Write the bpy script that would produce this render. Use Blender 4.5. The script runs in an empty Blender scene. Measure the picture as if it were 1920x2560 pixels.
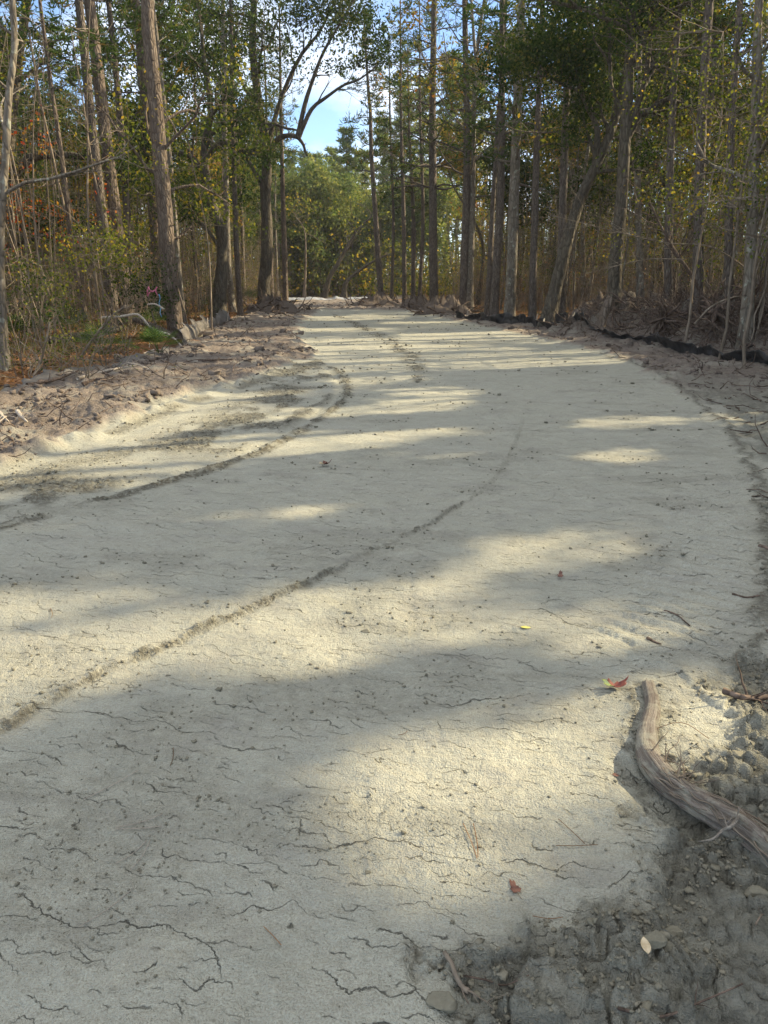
import bpy, math, random
import numpy as np
from math import radians, sin, cos, tan, pi, atan, atan2
random.seed(7)
R = np.random.default_rng(11)
C = bpy.context.scene.collection
scene = bpy.context.scene

# ------------------------------------------------------------------ camera geometry
F, CU, CV, H = 1597.0, 829.5, 1106.0, 1.6          # focal length and centre for a 1659 x 2212 picture
P = atan((CV - 612) / F)
def ray(u, v):
    a, b = (u - CU) / F, (v - CV) / F
    return np.array([a, cos(P) - b * sin(P), -sin(P) - b * cos(P)])
def gnd(u, v, z=0.0):
    d = ray(u, v); t = (z - H) / d[2]
    return np.array([d[0] * t, d[1] * t, z])
def at(u, v, D):
    d = ray(u, v); t = D / d[1]
    return np.array([d[0] * t, D, H + d[2] * t])
def poly(*uv): return np.array([gnd(u, v)[:2] for u, v in uv])

SUN_AZ, SUN_EL = radians(70), radians(31)           # azimuth to the right of the view direction (+Y)
S = np.array([sin(SUN_AZ) * cos(SUN_EL), cos(SUN_AZ) * cos(SUN_EL), sin(SUN_EL)])

# ------------------------------------------------------------------ noise
def _h(ix, iy, s):
    n = (ix.astype(np.int64) * 374761393 + iy.astype(np.int64) * 668265263 + s * 974634777) & 0x7fffffff
    n = ((n ^ (n >> 13)) * 1274126177) & 0x7fffffff
    return ((n ^ (n >> 16)) & 0xffffff) / float(0xffffff)
def vn(x, y, s=0):
    x = np.asarray(x, float); y = np.asarray(y, float)
    ix, iy = np.floor(x), np.floor(y); fx, fy = x - ix, y - iy
    fx = fx * fx * fx * (fx * (fx * 6 - 15) + 10); fy = fy * fy * fy * (fy * (fy * 6 - 15) + 10)
    a, b, c, d = _h(ix, iy, s), _h(ix + 1, iy, s), _h(ix, iy + 1, s), _h(ix + 1, iy + 1, s)
    return ((a * (1 - fx) + b * fx) * (1 - fy) + (c * (1 - fx) + d * fx) * fy) * 2 - 1
def fbm(x, y, o=4, s=0, g=0.5):
    t, a = 0, 1.0
    for k in range(o):
        t = t + a * vn(x * 2 ** k + 17.3 * k, y * 2 ** k - 9.1 * k, s + k); a *= g
    return t
def worley(x, y, s=0):
    ix, iy = np.floor(x), np.floor(y)
    f1 = np.full(x.shape, 9.0); f2 = f1.copy(); cid = np.zeros(x.shape)
    for dx in (-1, 0, 1):
        for dy in (-1, 0, 1):
            jx, jy = ix + dx, iy + dy
            px, py = jx + _h(jx, jy, s), jy + _h(jx, jy, s + 5)
            d = np.hypot(px - x, py - y)
            nf2 = np.where(d < f1, f1, np.minimum(f2, d))
            cid = np.where(d < f1, _h(jx, jy, s + 9), cid)
            f1 = np.minimum(f1, d); f2 = nf2
    return f1, f2, cid
def inpoly(x, y, pg):
    r = np.zeros(x.shape, bool); n = len(pg)
    for i in range(n):
        x1, y1 = pg[i]; x2, y2 = pg[(i + 1) % n]
        if y1 == y2: continue
        c = ((y1 > y) != (y2 > y)) & (x < (x2 - x1) * (y - y1) / (y2 - y1) + x1)
        r ^= c
    return r
def dline(x, y, pl, closed=False, far=1.0):
    """distance to polyline, signed side, and arc length of the nearest point; only near it"""
    p = np.array([q[:2] for q in pl])
    m = (x > p[:, 0].min() - far) & (x < p[:, 0].max() + far) & (y > p[:, 1].min() - far) & (y < p[:, 1].max() + far)
    d = np.full(x.shape, 1e3); s = np.zeros(x.shape); a = np.zeros(x.shape)
    if m.any():
        d[m], s[m], a[m] = _dline(x[m], y[m], p, closed)
    return d, s, a
def _dline(x, y, pl, closed=False):
    best = np.full(x.shape, 1e9); side = np.zeros(x.shape); arc = np.zeros(x.shape); s0 = 0
    n = len(pl); m = n if closed else n - 1
    for i in range(m):
        a = np.array(pl[i][:2]); b = np.array(pl[(i + 1) % n][:2]); ab = b - a; L = max(np.hypot(*ab), 1e-6)
        t = np.clip(((x - a[0]) * ab[0] + (y - a[1]) * ab[1]) / L ** 2, 0, 1)
        dx, dy = x - a[0] - t * ab[0], y - a[1] - t * ab[1]; d = np.hypot(dx, dy)
        sd = np.sign(ab[0] * dy - ab[1] * dx)
        k = d < best
        best = np.where(k, d, best); side = np.where(k, sd, side); arc = np.where(k, s0 + t * L, arc); s0 += L
    return best, side, arc
def sdf(x, y, pg):
    d, _, _ = dline(x, y, pg, True, 3.0); d = np.minimum(d, 5.0)
    return np.where(inpoly(x, y, pg), -d, d)
def sm(a, b, x):
    t = np.clip((x - a) / (b - a), 0, 1); return t * t * (3 - 2 * t)
def spline(pts, n):
    pts = np.array(pts, float); k = len(pts)
    if k < 3:
        return np.array([pts[0] + (pts[-1] - pts[0]) * t for t in np.linspace(0, 1, n)])
    ext = np.vstack([2 * pts[0] - pts[1], pts, 2 * pts[-1] - pts[-2]]); out = []
    for t in np.linspace(0, k - 1 - 1e-6, n):
        i = int(t); f = t - i; p0, p1, p2, p3 = ext[i:i + 4]
        out.append(.5 * ((2 * p1) + (-p0 + p2) * f + (2 * p0 - 5 * p1 + 4 * p2 - p3) * f * f + (-p0 + 3 * p1 - 3 * p2 + p3) * f ** 3))
    return np.array(out)

# ------------------------------------------------------------------ ground layout (metres, from the picture)
ROAD = np.vstack([poly((885, 671), (1000, 697), (1130, 722), (1300, 763), (1400, 797), (1500, 860), (1560, 906), (1600, 955),
                       (1638, 1040), (1655, 1150), (1650, 1280), (1640, 1370), (1600, 1450), (1680, 1520), (1720, 1600), (1600, 1660), (1450, 1650), (1380, 1700), (1320, 1850), (1250, 1950),
                       (1160, 1990), (1040, 2030), (950, 2100), (925, 2212)),
                  [[0.1, -1], [0.0, -8], [-16, -8], [-12, 1.0]],
                  poly((0, 1008), (180, 948), (330, 878), (500, 832), (610, 795), (672, 765), (648, 742), (640, 702), (690, 670))])
INNER = spline(poly((-700, 1330), (-300, 1225), (0, 1140), (300, 1058), (450, 1015), (560, 978), (640, 938), (700, 900), (745, 860), (750, 832), (735, 808), (712, 793)), 60)
BERM = spline(poly((-500, 1120), (-100, 1035), (60, 985), (190, 945), (330, 893), (420, 862), (510, 835), (600, 808)), 40)
SEAM = spline(poly((-300, 1720), (0, 1572), (150, 1492), (250, 1440), (345, 1400), (440, 1360), (520, 1322), (620, 1280), (800, 1190), (930, 1130), (1060, 1040), (1110, 960), (1128, 908)), 60)
SEAM2 = spline(poly((715, 676), (745, 690), (800, 716), (850, 742), (885, 768), (900, 795), (902, 835)), 30)
REDGE = spline(poly((1300, 765), (1400, 799), (1500, 864), (1560, 910), (1600, 958), (1640, 1045), (1657, 1150), (1655, 1300), (1600, 1450)), 40)
ROUGH = np.vstack([poly((1370, 1650), (1400, 1700), (1310, 1850), (1250, 1950), (1170, 1985), (1030, 2020), (940, 2095), (925, 2212)), [[0.1, -1], [0, -8], [12, -8], [14, 5]],
                   poly((1900, 1100), (1700, 1150), (1650, 1340), (1600, 1420), (1530, 1490), (1560, 1600))])
LITTER = [np.vstack([[[-80, -20], [-9.5, -6]], poly((-500, 960), (0, 850), (80, 832), (200, 793), (330, 771), (400, 742), (470, 702), (540, 682), (600, 663), (640, 652)), [[-9, 95], [-80, 200]]]),
          np.vstack([[[12.5, -20]], poly((1900, 820), (1659, 775), (1500, 750), (1400, 732), (1250, 712), (1200, 706), (1100, 690), (985, 672), (880, 655), (850, 650)), [[5, 95], [80, 200], [90, -20]]]),
          np.array([[-80, 93], [80, 93], [80, 400], [-80, 400]])]
LOGP = [gnd(u, v) for u, v in ((1400, 1492), (1408, 1540), (1396, 1605), (1402, 1650), (1440, 1700), (1500, 1742), (1570, 1785), (1640, 1838), (1730, 1915), (1800, 1990))]
PILE = poly((1180, 722), (1300, 735), (1420, 752), (1560, 776), (1800, 815), (1900, 760), (1700, 690), (1500, 688), (1300, 692), (1200, 700))

def terrain(x, y):
    x = np.asarray(x, float); y = np.asarray(y, float)
    wob = 0.10 * fbm(x * 1.7, y * 1.7, 3, 3) + 0.04 * vn(x * 9, y * 9, 8)
    road = sdf(x, y, ROAD) + wob * np.clip(y / 6, .35, 2.2)
    clay = 1 - sm(-0.12, 0.12, road)
    near_r = sm(-0.8, -0.2, x) * (1 - sm(9, 15, y))
    nearclay = near_r * (1 - sm(1.2, 3.6, road + 0.9 * fbm(x * 1.3, y * 1.3, 4, 31)))
    clay_all = np.maximum(clay, nearclay)
    lit = np.zeros(x.shape)
    for pg in LITTER:
        lit = np.maximum(lit, 1 - sm(-0.3, 0.3, sdf(x, y, pg) + 0.5 * fbm(x * .8, y * .8, 3, 41)))
    lit = lit * (1 - clay)
    rough = np.maximum(1 - sm(-0.10, 0.14, sdf(x, y, ROUGH) + .07 + 0.14 * fbm(x * 4, y * 4, 4, 71)), sm(-0.02, 0.25, road) * (1 - lit))
    z = 0.012 * fbm(x * .6, y * .6, 3, 1) + 0.006 * fbm(x * 5, y * 7, 3, 5) + .0035 * np.abs(fbm(x * 17, y * 22, 3, 6))
    # rolled clay: faint broad facets and pocks
    pock = vn(x * 14, y * 11, 21)
    z = z - 0.004 * sm(.45, .8, pock) * clay
    # broken clods: tilted plates of several sizes with clefts between them
    f1, f2, cid = worley(x * 6 + .3 * vn(x * 9, y * 9, 2), y * 6 + .3 * vn(x * 9, y * 9, 4), 61)
    g1, g2, gid = worley(x * 19, y * 19, 62)
    h1, h2, hid = worley(x * 11 + .3 * vn(x * 20, y * 20, 12), y * 11 + .3 * vn(x * 20, y * 20, 14), 66)
    clods = 0.03 * (hid - .3) * sm(0, .12, h2 - h1) + 0.05 * (cid - .35) * sm(0.02, 0.16, f2 - f1) + 0.022 * (gid - .4) * sm(0.0, .2, g2 - g1) + 0.022 * fbm(x * 3.5, y * 3.5, 5, 63, .6)
    clods2 = 0.05 * fbm(x * 1.8, y * 1.8, 5, 64) + 0.035 * np.abs(fbm(x * 5, y * 5, 4, 65)) + .012 * (gid - .4)
    br = sm(4, 8, y)
    z = z + rough * (clods * 1.3 * (1 - br) + clods2 * br) - 0.02 * rough
    z = z + lit * (0.06 * fbm(x * .5, y * .5, 4, 90) + .02 * fbm(x * 4, y * 4, 2, 91))
    # disturbed strip left of the road: lumps
    z = z + (1 - clay_all) * (1 - lit) * (0.05 + 0.05 * fbm(x * .9, y * .9, 3, 93) + .03 * np.abs(fbm(x * 7, y * 7, 4, 94)))
    dark = rough * 1.2 * np.maximum((1 - sm(.01, .10, f2 - f1)) , .8 * (1 - sm(.0, .13, h2 - h1))) * sm(-.6, .3, fbm(x * 2, y * 2, 3, 68)) * (1 - br)
    # ridge left by the grader on the left edge
    d, s, a = dline(x, y, BERM); n = .6 + .5 * vn(a * 3, a * 0, 7)
    z = z + np.exp(-((d + .05 * vn(x * 5, y * 5, 9)) / .12) ** 2) * .07 * n * (1 + .5 * fbm(x * 8, y * 8, 3, 10)) - np.exp(-((d - .3) / .12) ** 2) * .015 * (s < 0)
    dark = np.maximum(dark, .8 * np.exp(-((d - .14) / .1) ** 2) * (s < 0) * sm(-.3, .4, vn(a * 2, a * 0, 8)))
    # inner ridge, and the torn ground to its left
    d, s, a = dline(x, y, INNER, far=2.6); n = .9 + .4 * vn(a * 4, a * 0, 17)
    jag = d + .035 * fbm(x * 7, y * 9, 3, 11)
    z = z + np.exp(-(jag / .035) ** 2) * .018 * n * (1 + .6 * vn(x * 16, y * 16, 12)) + (s > 0) * np.clip(1 - d / 2.5, 0, 1) * .012 - np.exp(-((d - .14) / .06) ** 2) * .02 * (s > 0)
    dark = np.maximum(dark, np.exp(-((jag - .02) / (.035 + .03 * sm(4, 9, y))) ** 2) * sm(-1.2, .0, fbm(a * 5, d * 9, 2, 18)))
    torn = (s > 0) * (1 - sm(.9, 1.9, d)) * sm(.12, .3, d) * clay * sm(-.35, .35, fbm(x * 3, y * 2, 4, 19) + .25)
    torn = torn * sm(0, 1.5, a) * sm(-.8, .0, fbm(a * .6, d * .5, 2, 16) + .2)
    z = z + torn * (.025 * np.abs(fbm(x * 9, y * 14, 3, 20)))
    dark = np.maximum(dark, torn * .85)
    # seams
    d, s, a = dline(x, y, SEAM); n = np.clip(.95 + .55 * fbm(a * 6, a * 0, 3, 27), .3, 1.7) * (1 - sm(1.4, 3.2, a) * .5) * (1 - sm(3.5, 7.5, a) * .5)
    dd = np.where(s == 0, 9.0, d * s + .018 * fbm(x * 8, y * 8, 4, 28, .6))
    z = z + np.exp(-(dd / .019) ** 2) * .017 * n * (1 + .5 * vn(x * 30, y * 30, 30)) - np.exp(-((dd + .035) / .014) ** 2) * .010 * n
    z = z + (s > 0) * .008 * np.clip(1 - d / .6, 0, 1)
    dark = np.maximum(dark, np.exp(-((dd + .014) / .013) ** 2) * np.clip(1.2 * n, 0, 1.1))
    dark = np.maximum(dark, np.exp(-(dd / .04) ** 2) * .4 * n * (fbm(x * 14, y * 14, 3, 29) > .1))
    d, s, a = dline(x, y, SEAM2)
    wd = .07 + .22 * sm(3, 9, a) * (1 - sm(26, 31, a))
    dk = np.exp(-(d / wd) ** 2) * sm(-.5, .3, fbm(x * 3, y * 3, 3, 37)); dark = np.maximum(dark, dk)
    z = z + dk * .03 * np.abs(fbm(x * 4, y * 4, 3, 38))
    d, s, a = dline(x, y, REDGE)
    d = np.where(s == 0, 9.0, np.abs(d * s + .06 * fbm(x * 5, y * 5, 3, 47))); dk = np.exp(-((d) / .055) ** 2); z = z + np.exp(-((d + .02) / .08) ** 2) * .03 * (.8 + .5 * vn(a * 6, a * 0, 48)); dark = np.maximum(dark, dk * .8)
    # tread pattern of tyre lugs along the right edge, close to the camera
    tr = (s < 0) * sm(.08, .16, d) * (1 - sm(.55, .7, d)) * (1 - sm(5.5, 7, y))
    z = z + tr * .016 * sm(-.2, .5, np.sin(a * 52 + 6 * d + 1.5 * vn(x * 5, y * 5, 49)))
    dark = np.maximum(dark, .24 * clay * sm(.15, .9, fbm(x * 1.3, y * 2.6, 5, 49, .65)))
    # hollow beside the log
    d, s, a = dline(x, y, LOGP)
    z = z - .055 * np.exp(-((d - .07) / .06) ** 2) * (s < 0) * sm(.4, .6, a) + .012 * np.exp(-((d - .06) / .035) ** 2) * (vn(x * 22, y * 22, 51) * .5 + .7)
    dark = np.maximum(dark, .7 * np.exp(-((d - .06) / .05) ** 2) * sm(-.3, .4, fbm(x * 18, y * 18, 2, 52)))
    # pile of roots and soil on the right
    d = sdf(x, y, PILE)
    pile = sm(.3, -1.6, d)
    dark = np.maximum(dark, pile * .95)
    z = z + pile * (.78 + .38 * fbm(x * 1.8, y * 1.5, 5, 55, .62))
    lit = lit * (1 - pile)
    # land rises slightly at the far end
    z = z + .25 * sm(60, 110, y)
    far = sm(46, 50, y) * (1 - lit)
    return z, dict(clay=np.clip(clay_all, 0, 1), road=clay, litter=lit, rough=np.clip(rough, 0, 1), dark=np.clip(dark, 0, 1), pile=pile)
def tz(x, y):
    return float(terrain(np.array([x]), np.array([y]))[0][0])
def tzs(x, y): return terrain(x, y)[0]

# ------------------------------------------------------------------ mesh helpers
class MB:
    def __init__(s): s.v = []; s.f = []; s.t = []; s.n = 0
    def add(s, v, f, t):
        s.v.append(np.asarray(v, float)); f = np.asarray(f, np.int64) + s.n; s.f.append(f); s.n += len(v)
        s.t.append(np.broadcast_to(np.asarray(t, float), (len(f),)))
    def tube(s, pts, rad, sides=6, tone=None, rough=0.0, cap=False):
        pts = np.asarray(pts, float); n = len(pts); rad = np.broadcast_to(np.asarray(rad, float), (n,))
        T = np.gradient(pts, axis=0); T /= np.linalg.norm(T, axis=1)[:, None] + 1e-9
        m = np.abs(T.mean(0)); ref = np.zeros(3); ref[int(np.argmin(m))] = 1
        A = np.cross(T, ref); A /= np.linalg.norm(A, axis=1)[:, None] + 1e-9; B = np.cross(T, A)
        th = np.arange(sides) / sides * 2 * pi
        rr = rad[:, None] * (1 + rough * R.normal(size=(n, sides)) if rough else np.ones((n, sides)))
        v = pts[:, None, :] + rr[:, :, None] * (np.cos(th)[None, :, None] * A[:, None, :] + np.sin(th)[None, :, None] * B[:, None, :])
        i = np.arange(n - 1)[:, None] * sides; j = np.arange(sides)[None, :]; k = (j + 1) % sides
        f = np.stack([i + j, i + k, i + sides + k, i + sides + j], -1).reshape(-1, 4)
        v = v.reshape(-1, 3)
        if cap:
            for e, q in ((0, pts[0]), (n - 1, pts[-1])):
                c = len(v); v = np.vstack([v, q]); b = e * sides
                f = np.vstack([f, [[b + a, b + (a + 1) % sides, b + (a + 2) % sides, c] for a in range(0, sides - 1, 2)]])
        s.add(v, f, R.random() if tone is None else tone)
    def leaves(s, c, size, tone, aspect=.5, up=0.0, dirs=None):
        c = np.asarray(c, float); m = len(c)
        if not m: return
        a = R.normal(size=(m, 3)) if dirs is None else np.asarray(dirs, float)
        a /= np.linalg.norm(a, axis=1)[:, None]
        b = R.normal(size=(m, 3)); b -= (b * a).sum(1)[:, None] * a
        b[:, 2] *= (1 - up); b /= np.linalg.norm(b, axis=1)[:, None] + 1e-9
        L = (np.asarray(size) * (.6 + .8 * R.random(m)))[:, None]
        v = np.stack([c - a * L * .5, c + b * L * aspect * .5, c + a * L * .5, c - b * L * aspect * .5], 1).reshape(-1, 3)
        s.add(v, np.arange(m * 4).reshape(-1, 4), tone)
    def arrays(s): return np.vstack(s.v), np.vstack(s.f), np.concatenate(s.t)
    def mesh(s, name, mat, off=(0, 0, 0), smooth=False):
        me = bpy.data.meshes.new(name)
        if s.v:
            v, f, t = s.arrays(); v = v - np.asarray(off, float)
            me.vertices.add(len(v)); me.vertices.foreach_set('co', v.astype(np.float32).ravel())
            me.loops.add(f.size); me.loops.foreach_set('vertex_index', f.astype(np.int32).ravel())
            me.polygons.add(len(f)); me.polygons.foreach_set('loop_start', (np.arange(len(f)) * 4).astype(np.int32))
            me.polygons.foreach_set('loop_total', np.full(len(f), 4, np.int32))
            if smooth: me.polygons.foreach_set('use_smooth', np.ones(len(f), bool))
            at_ = me.attributes.new('tone', 'FLOAT', 'FACE'); at_.data.foreach_set('value', t.astype(np.float32))
            me.update(calc_edges=True)
        me.materials.append(mat); return me
    def build(s, name, mat, parent=None, off=(0, 0, 0), smooth=False):
        o = bpy.data.objects.new(name, s.mesh(name, mat, off, smooth)); C.objects.link(o)
        if parent: o.parent = parent
        return o
def tag(o, label=None, cat=None, group=None, kind=None):
    for k, val in (('label', label), ('category', cat), ('group', group), ('kind', kind)):
        if val: o[k] = val
    return o
def thing(name, label, cat, loc, group=None):
    o = bpy.data.objects.new(name, None); C.objects.link(o); o.location = [float(q) for q in loc]; o.empty_display_size = .2
    return tag(o, label, cat, group)
def dup(root, loc, rz, sc=1.0, label=None):
    r = root.copy(); C.objects.link(r); r.location = [float(q) for q in loc]; r.rotation_euler = (0, 0, rz); r.scale = (sc, sc, sc)
    if label: r['label'] = label
    for ch in root.children:
        c = ch.copy(); C.objects.link(c); c.parent = r
    return r

# ------------------------------------------------------------------ materials
class NT:
    def __init__(s, name):
        s.m = bpy.data.materials.new(name); s.m.use_nodes = True; s.t = s.m.node_tree; s.t.nodes.clear()
        s.out = s.n('ShaderNodeOutputMaterial')
    def n(s, k, ins=None, **a):
        nd = s.t.nodes.new(k)
        for q, w in a.items(): setattr(nd, q, w)
        for q, w in (ins or {}).items(): s.put(nd.inputs[q], w)
        return nd
    def put(s, i, w):
        if isinstance(w, bpy.types.NodeSocket): s.t.links.new(w, i)
        elif isinstance(w, (tuple, list)) and i.type == 'RGBA' and len(w) == 3: i.default_value = (*w, 1)
        else: i.default_value = w
    def noise(s, vec, sc, det=4, rough=.55, dist=0):
        return s.n('ShaderNodeTexNoise', {'Vector': vec, 'Scale': sc, 'Detail': det, 'Roughness': rough, 'Distortion': dist}).outputs['Fac']
    def ramp(s, fac, *st):
        nd = s.n('ShaderNodeValToRGB', {'Fac': fac}); e = nd.color_ramp.elements
        while len(e) < len(st): e.new(.5)
        for k, (p, c) in enumerate(st):
            e[k].position = p; e[k].color = (*c, 1) if isinstance(c, tuple) else (c, c, c, 1)
        return nd.outputs['Color']
    def mix(s, f, a, b, mode='MIX'):
        nd = s.n('ShaderNodeMix', data_type='RGBA', blend_type=mode); s.put(nd.inputs[0], f); s.put(nd.inputs[6], a); s.put(nd.inputs[7], b); return nd.outputs[2]
    def math(s, op, a, b=0.0, c=0.0):
        nd = s.n('ShaderNodeMath', operation=op); s.put(nd.inputs[0], a); s.put(nd.inputs[1], b); s.put(nd.inputs[2], c); return nd.outputs[0]
    def mrange(s, v, a, b, c=0.0, d=1.0):
        return s.n('ShaderNodeMapRange', {'Value': v, 'From Min': a, 'From Max': b, 'To Min': c, 'To Max': d}).outputs[0]
    def attr(s, name): return s.n('ShaderNodeAttribute', attribute_name=name).outputs['Fac']
    def obj(s, scale=(1, 1, 1), rot=(0, 0, 0)):
        t = s.n('ShaderNodeTexCoord'); return s.n('ShaderNodeMapping', {'Vector': t.outputs['Object'], 'Scale': scale, 'Rotation': rot}).outputs[0]
    def fin(s, col, rough=.9, bump=None, bs=.5, bd=.02, spec=.2):
        b = s.n('ShaderNodeBsdfPrincipled', {'Base Color': col, 'Roughness': rough, 'Specular IOR Level': spec})
        if bump is not None:
            s.put(b.inputs['Normal'], s.n('ShaderNodeBump', {'Height': bump, 'Strength': bs, 'Distance': bd}).outputs[0])
        s.t.links.new(b.outputs[0], s.out.inputs[0]); return s.m
def leafmat(name, stops, trans=.45):
    n = NT(name); col = n.ramp(n.attr('tone'), *stops)
    d = n.n('ShaderNodeBsdfDiffuse', {'Color': col}); t = n.n('ShaderNodeBsdfTranslucent', {'Color': n.mix(1.0, col, (1.0, .95, .55), 'MULTIPLY')})
    m = n.n('ShaderNodeMixShader', {0: trans, 1: d.outputs[0], 2: t.outputs[0]})
    n.t.links.new(m.outputs[0], n.out.inputs[0]); return n.m
def barkmat(name, a, b, c, scale=9, bd=.03, lichen=0):
    n = NT(name); v = n.obj((scale, scale, scale * .22))
    n1 = n.noise(v, 1.0, 5, .65, .6); vo = n.n('ShaderNodeTexVoronoi', {'Vector': n.obj((scale, scale, scale * .3)), 'Scale': 1.2}, feature='DISTANCE_TO_EDGE').outputs['Distance']
    col = n.ramp(n1, (.25, a), (.5, b), (.75, c))
    big = n.noise(n.obj((1, 1, .6)), 1.7, 3)
    col = n.mix(n.mrange(big, .35, .7, 0, .5), col, n.mix(.5, b, c))
    col = n.mix(n.mrange(n.attr('tone'), 0, 1, 0, .45), col, a)
    if lichen:
        col = n.mix(n.mrange(n.noise(n.obj(), 6, 4), .58, .66, 0, .8), col, (.34, .36, .30))
    col = n.mix(n.mrange(vo, 0, .13, .65, 0), col, a)
    h = n.math('ADD', n.mrange(vo, 0, .25), n.math('MULTIPLY', n1, .8))
    return n.fin(col, .9, h, .8, bd)

M = {}
M['pine_bark'] = barkmat('pine_bark', (.05, .04, .034), (.13, .107, .088), (.25, .215, .185), 11)
M['red_bark'] = barkmat('red_bark', (.055, .042, .033), (.145, .112, .088), (.28, .235, .19), 11)
M['grey_bark'] = barkmat('grey_bark', (.07, .058, .045), (.17, .145, .115), (.33, .30, .25), 8, .02, 1)
M['oak_bark'] = barkmat('oak_bark', (.035, .03, .024), (.095, .08, .06), (.19, .17, .13), 8, .03)
M['twig'] = barkmat('twig', (.10, .08, .06), (.20, .16, .12), (.36, .31, .25), 6, .006)
M['dead_wood'] = barkmat('dead_wood', (.22, .18, .14), (.40, .35, .29), (.60, .55, .48), 14, .006)
M['log_fibre'] = barkmat('log_fibre', (.12, .10, .08), (.24, .21, .175), (.36, .33, .29), 30, .003)
M['root'] = barkmat('root', (.05, .036, .028), (.125, .09, .07), (.27, .205, .165), 12, .01)
M['oak_leaf'] = leafmat('oak_leaf', ((0, (.018, .035, .012)), (.5, (.045, .075, .022)), (.85, (.09, .12, .03)), (1, (.16, .15, .04))), .3)
M['pine_leaf'] = leafmat('pine_leaf', ((0, (.03, .06, .02)), (.5, (.06, .10, .03)), (.85, (.11, .15, .045)), (1, (.22, .15, .05))), .35)
M['olive_leaf'] = leafmat('olive_leaf', ((0, (.05, .08, .02)), (.4, (.12, .15, .035)), (.75, (.24, .25, .04)), (1, (.42, .30, .05))), .5)
M['oak_mix'] = leafmat('oak_mix', ((0, (.03, .05, .015)), (.5, (.08, .105, .028)), (.85, (.16, .17, .04)), (1, (.30, .24, .05))), .45)
M['gold_leaf'] = leafmat('gold_leaf', ((0, (.09, .11, .03)), (.45, (.20, .20, .045)), (.8, (.36, .25, .05)), (1, (.34, .15, .05))), .5)
M['red_leaf'] = leafmat('red_leaf', ((0, (.36, .28, .05)), (.3, (.46, .22, .05)), (.6, (.50, .10, .03)), (1, (.35, .04, .03))), .5)
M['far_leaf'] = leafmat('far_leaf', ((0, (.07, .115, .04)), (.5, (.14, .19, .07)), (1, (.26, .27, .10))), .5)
M['brown_leaf'] = leafmat('brown_leaf', ((0, (.10, .06, .035)), (.5, (.24, .13, .07)), (1, (.42, .25, .14))), .35)
M['palm_leaf'] = leafmat('palm_leaf', ((0, (.04, .075, .03)), (.6, (.08, .13, .045)), (1, (.22, .22, .10))), .35)
M['grass'] = leafmat('grass', ((0, (.09, .10, .03)), (.5, (.22, .19, .07)), (1, (.36, .29, .14))), .4)

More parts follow.
